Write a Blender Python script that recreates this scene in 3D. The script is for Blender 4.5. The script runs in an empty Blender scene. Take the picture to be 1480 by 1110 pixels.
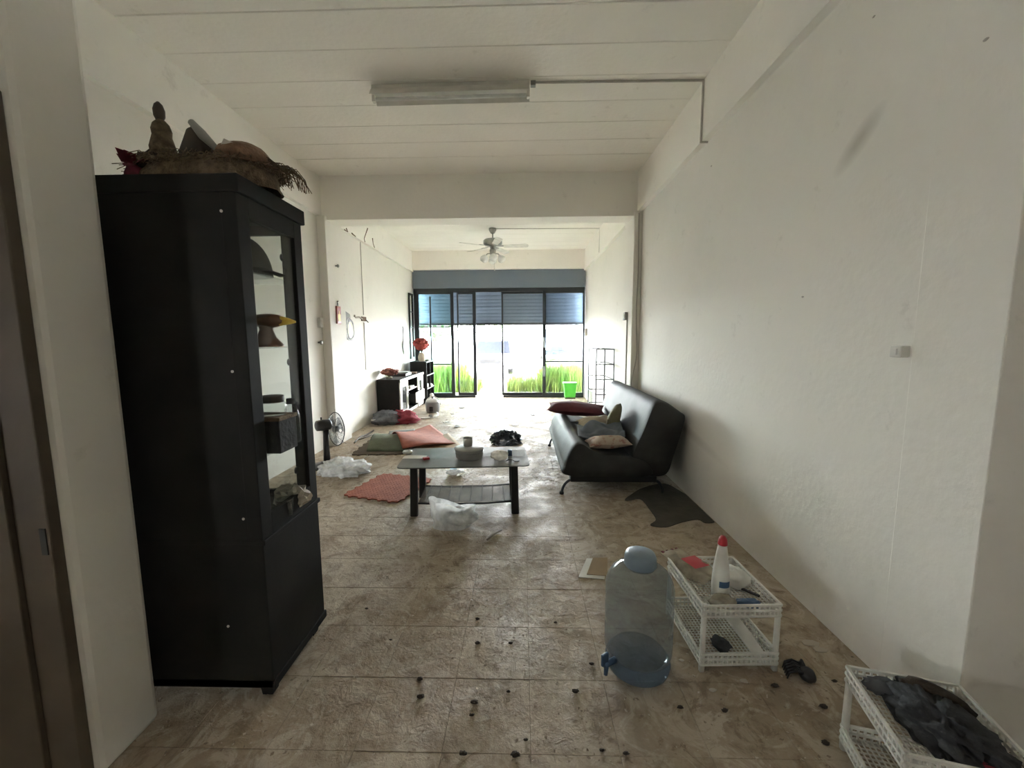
import bpy, math, random
from mathutils import Vector, Matrix, noise as mnoise
random.seed(11)
PI = math.pi
scene = bpy.context.scene
col = scene.collection

# ------------------------------------------------------------------ camera
FPX, CAMH, CX, CY = 585.0, 1.4, 740.0, 555.0
PITCH, YAW, ROLL = math.atan(66/FPX), math.atan(15/FPX), math.radians(0.35)
fw = Vector((-math.sin(YAW)*math.cos(PITCH), math.cos(YAW)*math.cos(PITCH), -math.sin(PITCH)))
_r = Vector((math.cos(YAW), math.sin(YAW), 0)); _u = _r.cross(fw)
rt = math.cos(ROLL)*_r - math.sin(ROLL)*_u
up = math.cos(ROLL)*_u + math.sin(ROLL)*_r
cd = bpy.data.cameras.new('camera'); cam = bpy.data.objects.new('camera', cd); col.objects.link(cam)
cd.sensor_fit = 'HORIZONTAL'; cd.sensor_width = 36; cd.lens = 36*FPX/1480; cd.clip_start = .02; cd.clip_end = 400
cam.matrix_world = Matrix(((rt.x, up.x, -fw.x, 0), (rt.y, up.y, -fw.y, 0), (rt.z, up.z, -fw.z, CAMH), (0, 0, 0, 1)))
scene.camera = cam
EYE = Vector((0, 0, CAMH))
def ray(px, py): return fw + rt*((px-CX)/FPX) - up*((py-CY)/FPX)
def fl(px, py, z=0.0):          # photo pixel -> point on a horizontal plane
    d = ray(px, py); return EYE + d*((z-CAMH)/d.z)
def onx(px, py, x):             # -> point on a plane parallel to the side walls
    d = ray(px, py); return EYE + d*(x/d.x)
def ony(px, py, y):             # -> point on a plane parallel to the front wall
    d = ray(px, py); return EYE + d*(y/d.y)

# ------------------------------------------------------------------ light
w = bpy.data.worlds.new('sky'); scene.world = w; w.use_nodes = True
nt = w.node_tree; nt.nodes['Background'].inputs[0].default_value = (.97, .98, 1.0, 1); nt.nodes['Background'].inputs[1].default_value = 6.0
vs = scene.view_settings
vs.view_transform = 'Standard'; vs.look = 'None'; vs.gamma = 1; vs.use_curve_mapping = False
vs.exposure = 4.45
scene.cycles.diffuse_bounces = 8; scene.cycles.max_bounces = 16; scene.cycles.transparent_max_bounces = 24
def portal(name, loc, rot, sx, sy):     # sampling guides in the shop front and the added side opening
    l = bpy.data.lights.new(name, 'AREA'); l.shape = 'RECTANGLE'; l.size = sx; l.size_y = sy; l.cycles.is_portal = True
    o = bpy.data.objects.new(name, l); o.location = loc; o.rotation_euler = rot; col.objects.link(o)
portal('door_daylight', (-.53, 9.9, .88), (-PI/2, 0, 0), 4.0, 1.72)
portal('side_fill_portal', (-2.5, -.655, 1.14), (0, -PI/2, 0), .28, .29)  # guides sky light through the opening added for fill

# ------------------------------------------------------------------ helpers
class MB:
    def __init__(s): s.v = []; s.f = []
    def add(s, vs_, fs):
        n = len(s.v); s.v += [tuple(p) for p in vs_]; s.f += [tuple(i+n for i in q) for q in fs]; return s
    def box(s, x0, x1, y0, y1, z0, z1):
        return s.add([(x0,y0,z0),(x1,y0,z0),(x1,y1,z0),(x0,y1,z0),(x0,y0,z1),(x1,y0,z1),(x1,y1,z1),(x0,y1,z1)],
            [(0,3,2,1),(4,5,6,7),(0,1,5,4),(1,2,6,5),(2,3,7,6),(3,0,4,7)])
    def obox(s, c, size, rot):
        a, b, d = size[0]/2, size[1]/2, size[2]/2; c = Vector(c)
        P = [c + rot @ Vector(p) for p in [(-a,-b,-d),(a,-b,-d),(a,b,-d),(-a,b,-d),(-a,-b,d),(a,-b,d),(a,b,d),(-a,b,d)]]
        return s.add(P, [(0,3,2,1),(4,5,6,7),(0,1,5,4),(1,2,6,5),(2,3,7,6),(3,0,4,7)])
    def tube(s, pts, r, n=8, closed=False):
        pts = [Vector(p) for p in pts]; m = len(pts); rr = r if isinstance(r, (list, tuple)) else [r]*m
        V = []; prev = None
        for i, p in enumerate(pts):
            if closed: t = pts[(i+1) % m] - pts[i-1]
            else: t = pts[min(i+1, m-1)] - pts[max(i-1, 0)]
            if t.length < 1e-9: t = Vector((0, 0, 1))
            t.normalize()
            if prev is None: a = t.orthogonal().normalized()
            else:
                a = prev - t*prev.dot(t); a = a.normalized() if a.length > 1e-6 else t.orthogonal().normalized()
            prev = a; b = t.cross(a)
            V += [p + (a*math.cos(2*PI*k/n) + b*math.sin(2*PI*k/n))*rr[i] for k in range(n)]
        F = []
        for i in range(m if closed else m-1):
            j = (i+1) % m
            for k in range(n): F.append((i*n+k, i*n+(k+1) % n, j*n+(k+1) % n, j*n+k))
        if not closed: F += [tuple(range(n))[::-1], tuple((m-1)*n+k for k in range(n))]
        return s.add(V, F)
    def lathe(s, prof, n=24, c=(0,0,0), rot=None, cap=True):
        V = []; c = Vector(c)
        for r, z in prof:
            for k in range(n):
                p = Vector((r*math.cos(2*PI*k/n), r*math.sin(2*PI*k/n), z))
                V.append(c + (rot @ p if rot else p))
        F = []
        for i in range(len(prof)-1):
            for k in range(n): F.append((i*n+k, i*n+(k+1) % n, (i+1)*n+(k+1) % n, (i+1)*n+k))
        if cap: F += [tuple(range(n))[::-1], tuple((len(prof)-1)*n+k for k in range(n))]
        return s.add(V, F)
    def prism(s, poly, fn0, fn1):      # polygon mapped to two parallel faces
        n = len(poly); V = [fn0(*p) for p in poly] + [fn1(*p) for p in poly]
        F = [tuple(range(n))[::-1], tuple(range(n, 2*n))] + [(i, (i+1) % n, n+(i+1) % n, n+i) for i in range(n)]
        return s.add(V, F)
    def slab(s, poly, z0, z1): return s.prism(poly, lambda x, y: (x, y, z0), lambda x, y: (x, y, z1))
    def grid(s, fn, nu, nv, wrapu=False):
        V = [fn(i/nu, j/nv) for j in range(nv+1) for i in range(nu+(0 if wrapu else 1))]
        W = nu if wrapu else nu+1; F = []
        for j in range(nv):
            for i in range(nu):
                a, b = j*W+i, j*W+(i+1) % W if wrapu else j*W+i+1
                F.append((a, b, b+W, a+W))
        return s.add(V, F)
    def blob(s, c, rad, seed=0, amp=.25, freq=2.0, nu=18, nv=12, flat=None, ridge=False):
        c = Vector(c)
        def fn(u, v):
            th, ph = 2*PI*u, PI*(v*.998+.001)
            d = Vector((math.cos(th)*math.sin(ph), math.sin(th)*math.sin(ph), -math.cos(ph)))
            k = mnoise.noise(d*freq + Vector((seed*7.3, seed*3.1, seed)))
            if ridge: k = 1-2.2*abs(k)-.35*abs(mnoise.noise(d*freq*2.7+Vector((seed, 5, seed))))
            p = Vector((d.x*rad[0], d.y*rad[1], d.z*rad[2]))*(1+amp*k)
            if flat is not None and p.z < flat: p.z = flat
            return c+p
        return s.grid(fn, nu, nv, True)
    def build(s, name, mat, parent=None, smooth=False, bevel=0, loc=None, sub=0):
        me = bpy.data.meshes.new(name); me.from_pydata(s.v, [], s.f); me.validate()
        if smooth:
            for p in me.polygons: p.use_smooth = True
        me.materials.append(MATS[mat] if isinstance(mat, str) else mat)
        o = bpy.data.objects.new(name, me); col.objects.link(o)
        if parent: o.parent = parent
        if loc is not None: o.location = loc
        if bevel:
            b = o.modifiers.new('bevel', 'BEVEL'); b.width = bevel; b.segments = 2; b.limit_method = 'ANGLE'
        if sub:
            q = o.modifiers.new('sub', 'SUBSURF'); q.levels = q.render_levels = sub
        return o
def tag(o, label, cat, group=None, kind=None):
    o['label'] = label; o['category'] = cat
    if group: o['group'] = group
    if kind: o['kind'] = kind
    return o
def thing(name, label, cat, loc=(0,0,0), rz=0, group=None, kind=None):
    o = bpy.data.objects.new(name, None); o.empty_display_size = .1; col.objects.link(o)
    o.location = loc; o.rotation_euler = (0, 0, rz)
    return tag(o, label, cat, group, kind)
def copy_tree(o, parent=None):
    c = o.copy(); col.objects.link(c); c.parent = parent
    for ch in o.children: copy_tree(ch, c)
    return c
def rotz(a): return Matrix.Rotation(a, 3, 'Z')
def catmull(P, n=6, closed=True):
    out = []; m = len(P)
    rng = range(m) if closed else range(m-1)
    for i in rng:
        g = (lambda k: Vector(P[k % m])) if closed else (lambda k: Vector(P[max(0, min(m-1, k))]))
        a, b, c_, d = g(i-1), g(i), g(i+1), g(i+2)
        for k in range(n):
            t = k/n
            out.append(.5*((2*b)+(c_-a)*t+(2*a-5*b+4*c_-d)*t*t+(3*b-a-3*c_+d)*t**3))
    if not closed: out.append(Vector(P[-1]))
    return out

# ------------------------------------------------------------------ materials
MATS = {}
def _base(name):
    m = bpy.data.materials.new(name); m.use_nodes = True; MATS[name] = m
    n = m.node_tree.nodes; b = n['Principled BSDF']; return m, m.node_tree, b
def N(t, typ, **kw):
    n = t.nodes.new(typ)
    for k, v in kw.items():
        if k in n.inputs: n.inputs[k].default_value = v
        else: setattr(n, k, v)
    return n
def ramp(t, fac, stops):
    r = t.nodes.new('ShaderNodeValToRGB'); e = r.color_ramp.elements
    while len(e) < len(stops): e.new(.5)
    for q, (p, c) in zip(e, stops):
        q.position = p; q.color = (c, c, c, 1) if isinstance(c, (int, float)) else (*c, 1)
    t.links.new(fac, r.inputs[0]); return r.outputs[0]
def mixc(t, fac, a, b, mode='MIX'):
    m = t.nodes.new('ShaderNodeMix'); m.data_type = 'RGBA'; m.blend_type = mode
    for s_, v in ((0, fac), (6, a), (7, b)):
        if isinstance(v, bpy.types.NodeSocket): t.links.new(v, m.inputs[s_])
        elif s_ == 0: m.inputs[0].default_value = v
        else: m.inputs[s_].default_value = (*v, 1)
    return m.outputs[2]
def mat(name, c, rough=.6, metal=0., c2=None, scale=8., bump=0., bscale=60., world=False, spec=.5, lo=.35, hi=.65, detail=4):
    m, t, b = _base(name)
    b.inputs['Roughness'].default_value = rough; b.inputs['Metallic'].default_value = metal
    b.inputs['Specular IOR Level'].default_value = spec
    if c2 is None: c2 = tuple(x*.86 for x in c)
    src = t.nodes.new('ShaderNodeNewGeometry').outputs['Position'] if world else t.nodes.new('ShaderNodeTexCoord').outputs['Object']
    n = N(t, 'ShaderNodeTexNoise', Scale=scale, Detail=detail); t.links.new(src, n.inputs['Vector'])
    t.links.new(ramp(t, n.outputs['Fac'], [(lo, c), (hi, c2)]), b.inputs['Base Color'])
    if bump:
        n2 = N(t, 'ShaderNodeTexNoise', Scale=bscale, Detail=3.); t.links.new(src, n2.inputs['Vector'])
        bp = N(t, 'ShaderNodeBump', Strength=bump, Distance=.01); t.links.new(n2.outputs['Fac'], bp.inputs['Height']); t.links.new(bp.outputs[0], b.inputs['Normal'])
    return m
def glass(name, tint, rough=.03, ior=1.45, dust=0., dustc=(.6,.6,.58)):
    m, t, b = _base(name); t.nodes.remove(b); out = t.nodes['Material Output']
    tr = N(t, 'ShaderNodeBsdfTransparent'); tr.inputs[0].default_value = (*tint, 1)
    gl = N(t, 'ShaderNodeBsdfGlossy', Roughness=rough)
    fr = N(t, 'ShaderNodeFresnel', IOR=ior); mx = t.nodes.new('ShaderNodeMixShader')
    gg = t.nodes.new('ShaderNodeNewGeometry'); mi_ = N(t, 'ShaderNodeMapRange')       # same reflectance from either side of a thin sheet
    mi_.inputs[3].default_value = ior; mi_.inputs[4].default_value = 1/ior; t.links.new(gg.outputs['Backfacing'], mi_.inputs[0]); t.links.new(mi_.outputs[0], fr.inputs['IOR'])
    t.links.new(fr.outputs[0], mx.inputs[0]); t.links.new(tr.outputs[0], mx.inputs[1]); t.links.new(gl.outputs[0], mx.inputs[2])
    last = mx.outputs[0]
    if dust:
        df = N(t, 'ShaderNodeBsdfDiffuse'); df.inputs[0].default_value = (*dustc, 1)
        tc = t.nodes.new('ShaderNodeTexCoord'); n = N(t, 'ShaderNodeTexNoise', Scale=6., Detail=5.); t.links.new(tc.outputs['Object'], n.inputs['Vector'])
        m2 = t.nodes.new('ShaderNodeMixShader'); t.links.new(ramp(t, n.outputs['Fac'], [(.3, dust*.6), (.7, dust*1.4)]), m2.inputs[0])
        t.links.new(last, m2.inputs[1]); t.links.new(df.outputs[0], m2.inputs[2]); last = m2.outputs[0]
    t.links.new(last, out.inputs[0]); return m
def film(name, c, opac=.4, rough=.2):
    m, t, b = _base(name); out = t.nodes['Material Output']
    b.inputs['Base Color'].default_value = (*c, 1); b.inputs['Roughness'].default_value = rough
    tc = t.nodes.new('ShaderNodeTexCoord'); n = N(t, 'ShaderNodeTexNoise', Scale=14., Detail=5.); t.links.new(tc.outputs['Object'], n.inputs['Vector'])
    bp = N(t, 'ShaderNodeBump', Strength=.8, Distance=.02); t.links.new(n.outputs['Fac'], bp.inputs['Height']); t.links.new(bp.outputs[0], b.inputs['Normal'])
    tr = N(t, 'ShaderNodeBsdfTransparent'); tr.inputs[0].default_value = (.93, .94, .94, 1)
    tl = N(t, 'ShaderNodeBsdfTranslucent'); tl.inputs[0].default_value = (*c, 1); mt = t.nodes.new('ShaderNodeMixShader'); mt.inputs[0].default_value = .5
    t.links.new(b.outputs[0], mt.inputs[1]); t.links.new(tl.outputs[0], mt.inputs[2])
    mx = t.nodes.new('ShaderNodeMixShader'); t.links.new(ramp(t, n.outputs['Fac'], [(.35, opac*.7), (.65, min(1, opac*1.4))]), mx.inputs[0])
    t.links.new(tr.outputs[0], mx.inputs[1]); t.links.new(mt.outputs[0], mx.inputs[2]); t.links.new(mx.outputs[0], out.inputs[0]); return m

def wall_mat(name, c, stains=()):
    m, t, b = _base(name); b.inputs['Roughness'].default_value = .72; b.inputs['Specular IOR Level'].default_value = .3
    P = t.nodes.new('ShaderNodeNewGeometry').outputs['Position']
    n1 = N(t, 'ShaderNodeTexNoise', Scale=.9, Detail=7., Roughness=.62); t.links.new(P, n1.inputs['Vector'])
    n2 = N(t, 'ShaderNodeTexNoise', Scale=5., Detail=6., Roughness=.7); t.links.new(P, n2.inputs['Vector'])
    colr = mixc(t, ramp(t, n1.outputs['Fac'], [(.45, 0.), (.8, .5)]), c, tuple(x*.84 for x in c))
    colr = mixc(t, ramp(t, n2.outputs['Fac'], [(.62, 0.), (.78, .4)]), colr, (.42, .39, .34))
    # splashed dirt in a band close to the floor
    sp = t.nodes.new('ShaderNodeSeparateXYZ'); t.links.new(P, sp.inputs[0])
    mr = N(t, 'ShaderNodeMapRange'); mr.inputs[1].default_value = .0; mr.inputs[2].default_value = .5; mr.inputs[3].default_value = .42; mr.inputs[4].default_value = 0.
    t.links.new(sp.outputs[2], mr.inputs[0])
    mu = N(t, 'ShaderNodeMath', operation='MULTIPLY'); t.links.new(mr.outputs[0], mu.inputs[0]); t.links.new(n2.outputs['Fac'], mu.inputs[1])
    colr = mixc(t, mu.outputs[0], colr, (.33, .29, .24))
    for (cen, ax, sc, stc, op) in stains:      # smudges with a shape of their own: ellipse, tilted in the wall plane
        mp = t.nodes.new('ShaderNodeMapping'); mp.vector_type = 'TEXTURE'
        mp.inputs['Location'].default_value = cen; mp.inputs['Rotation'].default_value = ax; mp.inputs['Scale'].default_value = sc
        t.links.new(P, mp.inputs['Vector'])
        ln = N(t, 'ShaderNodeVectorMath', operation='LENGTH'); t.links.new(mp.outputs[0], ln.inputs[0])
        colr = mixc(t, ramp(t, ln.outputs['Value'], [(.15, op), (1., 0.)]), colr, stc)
    t.links.new(colr, b.inputs['Base Color'])
    n3 = N(t, 'ShaderNodeTexNoise', Scale=26., Detail=5.); t.links.new(P, n3.inputs['Vector'])
    bp = N(t, 'ShaderNodeBump', Strength=.22, Distance=.01); t.links.new(n3.outputs['Fac'], bp.inputs['Height']); t.links.new(bp.outputs[0], b.inputs['Normal'])
    return m
sm = onx(1240, 205, 1.47)
wall_mat('plaster', (.815, .79, .735))
wall_mat('plaster_right', (.815, .79, .735), [(sm, (math.radians(-38), 0, 0), (.5, .17, .06), (.38, .35, .30), .55),
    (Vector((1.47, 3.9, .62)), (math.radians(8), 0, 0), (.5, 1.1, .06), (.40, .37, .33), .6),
    (Vector((1.47, 2.6, .35)), (math.radians(-10), 0, 0), (.5, .5, .2), (.45, .42, .37), .35)])
wall_mat('ceiling_paint', (.90, .875, .82))

def floor_mat():
    m, t, b = _base('dirty_tile')
    P = t.nodes.new('ShaderNodeNewGeometry').outputs['Position']
    n1 = N(t, 'ShaderNodeTexNoise', Scale=1.1, Detail=6., Roughness=.6); t.links.new(P, n1.inputs['Vector'])
    n2 = N(t, 'ShaderNodeTexNoise', Scale=9., Detail=8., Roughness=.68); t.links.new(P, n2.inputs['Vector'])
    n3 = N(t, 'ShaderNodeTexNoise', Scale=17., Detail=8., Roughness=.65, Distortion=.9); t.links.new(P, n3.inputs['Vector'])
    n4 = N(t, 'ShaderNodeTexNoise', Scale=3.2, Detail=5., Distortion=.6); t.links.new(P, n4.inputs['Vector'])
    c = ramp(t, n1.outputs['Fac'], [(.3, (.32, .245, .17)), (.5, (.40, .325, .24)), (.7, (.47, .395, .305))])
    c = mixc(t, ramp(t, n2.outputs['Fac'], [(.50, 0.), (.66, .65)]), c, (.17, .122, .08))
    c = mixc(t, ramp(t, n3.outputs['Fac'], [(.56, 0.), (.68, .4)]), c, (.58, .51, .42))
    c = mixc(t, ramp(t, n4.outputs['Fac'], [(.58, 0.), (.72, .45)]), c, (.20, .165, .125))
    n5 = N(t, 'ShaderNodeTexNoise', Scale=5.5, Detail=9., Roughness=.7, Distortion=1.4); t.links.new(P, n5.inputs['Vector'])
    c = mixc(t, ramp(t, n5.outputs['Fac'], [(.50, 0.), (.57, .75)]), c, (.52, .45, .36))
    c = mixc(t, ramp(t, n5.outputs['Fac'], [(.36, .8), (.43, 0.)]), c, (.20, .148, .10))
    n6 = N(t, 'ShaderNodeTexNoise', Scale=13., Detail=6., Roughness=.6, Distortion=.5); t.links.new(P, n6.inputs['Vector'])
    c = mixc(t, ramp(t, n6.outputs['Fac'], [(.66, 0.), (.72, .8)]), c, (.085, .062, .042))
    t.links.new(c, b.inputs['Base Color'])
    t.links.new(ramp(t, n4.outputs['Fac'], [(.35, .36), (.62, .68)]), b.inputs['Roughness'])
    b.inputs['Specular IOR Level'].default_value = .22
    bp = N(t, 'ShaderNodeBump', Strength=.55, Distance=.012); t.links.new(n3.outputs['Fac'], bp.inputs['Height'])
    bp2 = N(t, 'ShaderNodeBump', Strength=.4, Distance=.03); t.links.new(n2.outputs['Fac'], bp2.inputs['Height']); t.links.new(bp.outputs[0], bp2.inputs['Normal'])
    t.links.new(bp2.outputs[0], b.inputs['Normal'])
floor_mat()
mat('grout', (.24, .195, .145), .9, world=True, scale=30)
mat('black_wood', (.014, .0135, .013), .62, spec=.15, c2=(.022, .021, .019), scale=5, bump=.05)
mat('black_paint', (.015, .015, .016), .38)
mat('dark_alu', (.035, .04, .046), .42, .3)
mat('shutter_steel', (.17, .225, .30), .5, .25, c2=(.14, .185, .25), scale=3)
mat('shutter_box', (.16, .20, .255), .55, .1, c2=(.18, .21, .25), scale=2)
mat('white_plastic', (.74, .73, .68), .4, c2=(.6, .58, .53), scale=12)
mat('white_paint', (.72, .70, .65), .5)
mat('white_paper', (.78, .76, .71), .7)
mat('leather', (.022, .0215, .021), .6, spec=.35, c2=(.04, .039, .037), scale=5, bump=.15, bscale=35)
mat('maroon', (.13, .026, .036), .85, c2=(.09, .018, .025), bump=.3, bscale=40)
mat('blue_grey_cloth', (.12, .14, .17), .9, c2=(.17, .19, .215), bump=.4, bscale=50)
mat('beige_cloth', (.42, .36, .28), .9, c2=(.34, .29, .22), bump=.3)
mat('olive_cloth', (.20, .185, .12), .9, c2=(.15, .14, .085), bump=.3)
mat('floral_cloth', (.43, .35, .29), .9, c2=(.30, .15, .12), scale=26, lo=.52, hi=.66, bump=.3)
mat('foam_orange', (.40, .12, .07), .8, c2=(.30, .085, .05), scale=14, bump=.6, bscale=120)
mat('foam_green', (.13, .15, .09), .85, c2=(.09, .10, .06), bump=.4, bscale=100)
mat('foam_brown', (.13, .095, .06), .85, c2=(.09, .065, .04), bump=.4, bscale=100)
mat('foam_grey', (.24, .25, .24), .85, bump=.3)
mat('foam_tan', (.32, .23, .13), .85, bump=.3)
mat('jug_cap', (.20, .26, .32), .4); mat('steel', (.42, .43, .43), .38, .9, c2=(.3, .31, .31))
mat('dusty_steel', (.5, .5, .49), .5, .15, c2=(.4, .4, .39))
mat('chrome', (.55, .55, .55), .2, 1.)
mat('nickel', (.36, .35, .33), .3, .9)
mat('grey_plastic', (.20, .20, .20), .45)
mat('mid_grey', (.32, .32, .31), .5)
mat('green_plastic', (.10, .62, .06), .45, c2=(.08, .52, .05))
mat('blue_plastic', (.06, .12, .22), .4)
mat('red_plastic', (.45, .02, .03), .4)
mat('red_cloth', (.30, .04, .06), .85, bump=.4)
mat('red_flower', (.42, .07, .05), .8, c2=(.28, .05, .05), scale=40)
mat('pink_flower', (.36, .13, .11), .8, c2=(.22, .09, .06), scale=40)
mat('dark_red_flower', (.16, .012, .03), .8, c2=(.08, .01, .015), scale=40)
mat('leaf', (.06, .09, .03), .8, c2=(.1, .09, .05), scale=30)
mat('straw', (.20, .14, .085), .9, c2=(.10, .07, .045), scale=40, bump=.8, bscale=140)
mat('dark_wood', (.06, .04, .026), .6, c2=(.035, .024, .017), scale=12)
mat('brown_glaze', (.12, .055, .03), .3, c2=(.20, .10, .055), scale=8)
mat('wicker', (.26, .15, .09), .6, c2=(.17, .09, .05), scale=30, bump=.5, bscale=90)
mat('door_wood', (.10, .075, .05), .6, c2=(.07, .052, .035), scale=4)
mat('charcoal_cloth', (.03, .032, .035), .85, c2=(.05, .052, .055), scale=10, bump=.4)
mat('rag', (.050, .046, .036), .9, c2=(.075, .07, .055), scale=7, bump=.5, bscale=50, world=True)
mat('dirt', (.06, .045, .032), .95, c2=(.02, .016, .012), bump=.8)
mat('flake', (.55, .48, .39), .5, c2=(.22, .165, .115), scale=60, world=True, lo=.40, hi=.52)
mat('wood_scrap', (.5, .45, .38), .7)
mat('frame_red', (.32, .06, .03), .45); mat('gold_print', (.75, .42, .06), .5, c2=(.8, .6, .12), scale=30)
mat('lime_print', (.55, .66, .2), .5)
mat('cable', (.46, .43, .39), .6); mat('dark_cable', (.03, .03, .03), .5)
mat('rust', (.14, .085, .05), .9)
mat('concrete', (.20, .195, .185), .9, world=True, scale=1.2, bump=.2)
mat('grass_green', (.07, .17, .008), .7, c2=(.17, .22, .025), scale=3, world=True)
mat('foliage', (.06, .11, .03), .8, c2=(.10, .15, .05), scale=2, world=True); mat('bark', (.12, .09, .06), .9)
mat('car_silver', (.45, .44, .52), .3, .3); mat('car_grey', (.02, .024, .03), .35, .2); mat('car_glass', (.03, .035, .05), .1); mat('rubber', (.02, .02, .02), .8)
mat('lamp_glass', (.8, .8, .78), .25); mat('orange_sign', (.6, .16, .06), .6); mat('pale_paint', (.62, .64, .64), .7); mat('roof_grey', (.16, .17, .18), .7)
glass('pane', (.90, .92, .92), dust=.03); glass('pane_tint_left', (.62, .74, .74), dust=.02); glass('pane_tint_right', (.62, .66, .68), dust=.03, dustc=(.5,.5,.5)); glass('pane_middle', (.88, .89, .88), dust=.04)
glass('cabinet_glass', (.92, .935, .925), .03, 1.22, dust=.012); glass('jug_plastic', (.74, .79, .82), .06, 1.4, dust=.14, dustc=(.40, .44, .46)); glass('jug_base', (.52, .60, .68), .08, 1.45, dust=.3, dustc=(.20, .26, .33))
glass('clear_pet', (.88, .90, .9), .05, 1.35, dust=.06); glass('table_glass', (.45, .46, .45), .3, 1.35, dust=.62, dustc=(.30, .295, .28)); glass('shelf_glass', (.72, .73, .72), .15, 1.3, dust=.3, dustc=(.33, .31, .28)); glass('door_glass', (.30, .31, .31), .08, 1.4, dust=.12, dustc=(.3, .3, .3)); glass('fan_blade', (.5, .53, .56), .15, 1.4, dust=.3, dustc=(.25, .27, .3))
film('white_film', (.88, .88, .87), .72); film('clear_film', (.75, .75, .74), .22); film('black_film', (.03, .035, .04), .95, .3); film('snack_film', (.60, .53, .42), .55); film('grey_film', (.22, .23, .25), .85)

# ------------------------------------------------------------------ the setting
XL, XR, YF, ZC = -2.55, 1.47, 9.65, 3.38
def struct(name, mb, m, label, cat, bevel=0):
    return tag(mb.build(name, m, bevel=bevel), label, cat, kind='structure')
# floor: grout bed with 0.30 m tiles laid on it
flo = struct('floor', MB().box(XL-.15, 2.6, -2.8, YF+.25, -.12, -.004), 'grout', 'dirty beige tiled floor of the long narrow room', 'floor')
T = .303; tile_me = None; tiles = []; far_mb = MB()
xs = [.024 + T*k for k in range(-9, 6)]
ys = [1.222 + T*k for k in range(-8, 29)]
cells = []
for y0 in ys:
    for x0 in xs:
        a, b_ = max(x0, XL), min(x0+T, XR)
        c_, d = y0, min(y0+T, YF+.2)
        if b_-a < .02 or d-c_ < .02: continue
        cells.append((a, b_, c_, d, y0))
near = [c for c in cells if c[3] > 1.0][:300]; nearset = set(id(c) for c in near)
def bevel_tile(wx, wy):
    g = .0005; h = .0015; mb = MB(); x0, x1, y0, y1 = -wx/2+g, wx/2-g, -wy/2+g, wy/2-g
    mb.add([(x0,y0,-.012),(x1,y0,-.012),(x1,y1,-.012),(x0,y1,-.012),(x0,y0,-h*.5),(x1,y0,-h*.5),(x1,y1,-h*.5),(x0,y1,-h*.5),
            (x0+h,y0+h,0),(x1-h,y0+h,0),(x1-h,y1-h,0),(x0+h,y1-h,0)],
           [(0,1,5,4),(1,2,6,5),(2,3,7,6),(3,0,4,7),(4,5,9,8),(5,6,10,9),(6,7,11,10),(7,4,8,11),(8,9,10,11)])
    return mb
cache = {}
for c in cells:
    a, b_, c_, d, _ = c; key = (round(b_-a, 3), round(d-c_, 3)); cen = ((a+b_)/2, (c_+d)/2)
    if id(c) in nearset:
        if key not in cache:
            o = bevel_tile(*key).build('floor_tile', 'dirty_tile', flo); cache[key] = o.data
        else:
            o = bpy.data.objects.new('floor_tile', cache[key]); col.objects.link(o); o.parent = flo
        o.location = (*cen, random.uniform(-.0006, .0003)); o.rotation_euler = (random.uniform(-.0015, .0015), random.uniform(-.0015, .0015), 0)
    else:
        t_ = bevel_tile(*key); far_mb.add([(x+cen[0], y+cen[1], z) for x, y, z in t_.v], t_.f)
o = far_mb.build('floor_tile', 'dirty_tile', flo); o['kind'] = 'stuff'
struct('wall_left', MB().box(XL-.15, XL, 1.335, YF, 0, 3.6), 'plaster', 'long off-white plaster wall beside the television cabinet', 'wall')
struct('wall_right', MB().box(XR, XR+.15, 1.55, YF, 0, 3.6), 'plaster_right', 'long off-white plaster wall behind the black sofa', 'wall')
# partition with its opening, seen from just behind it
struct('wall_partition', MB().box(XL-.15, -1.36, 1.12, 1.335, 0, 3.38), 'plaster', 'thick white wall end beside the black display cabinet', 'wall', bevel=.02)
struct('trim_1', MB().box(1.452, 2.6, 1.26, 1.55, 0, 3.38), 'plaster', 'white wall end with a rough plaster corner beside the white rack', 'wall', bevel=.004)
# the rear room; its small side opening is added for fill light
mb = MB(); mb.box(XL-.15, 2.6, -2.75, -2.6, 0, 3.38)
struct('wall_back', mb, 'plaster', 'white rear wall of the rear room', 'wall')
mb = MB(); mb.box(XL-.15, XL, -2.6, -.8, 0, 3.38); mb.box(XL-.15, XL, -.51, 1.12, 0, 3.38); mb.box(XL-.15, XL, -.8, -.51, 0, 1.0); mb.box(XL-.15, XL, -.8, -.51, 1.28, 3.38) 
struct('wall_rear_left', mb, 'plaster', 'white side wall of the rear room with a small opening added for fill light', 'wall')
struct('wall_rear_right', MB().box(2.45, 2.6, -2.6, 1.26, 0, 3.38), 'plaster', 'white side wall of the rear room opposite the added opening', 'wall')
# ceiling of precast planks laid across the room
cei = struct('ceiling', MB().box(XL-.15, 2.6, -2.75, YF, ZC+.03, ZC+.2), 'ceiling_paint', 'off-white concrete plank ceiling', 'ceiling')
me0 = None
y = -2.7; k = 0
while y < 9.6:
    wdt = .335
    if not (5.0 < y < 5.15):
        if me0 is None:
            p = MB().prism([(0.001, .035), (wdt-.001, .035), (wdt-.001, .004), (wdt-.006, 0), (.006, 0), (.001, .004)], lambda a, b_: (-2.7, a, b_), lambda a, b_: (2.6, a, b_)).build('ceiling_plank', 'ceiling_paint', cei); me0 = p.data
            # body above the chamfer
        else:
            p = bpy.data.objects.new('ceiling_plank', me0); col.objects.link(p); p.parent = cei
        p.location = (0, y, ZC+random.uniform(0, .002))
    y += wdt
struct('trim_2', MB().box(XL, XR, 5.2, 5.5, 2.885, 3.41), 'ceiling_paint', 'deep white concrete beam crossing the room in front of the ceiling fan', 'beam')
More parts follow.
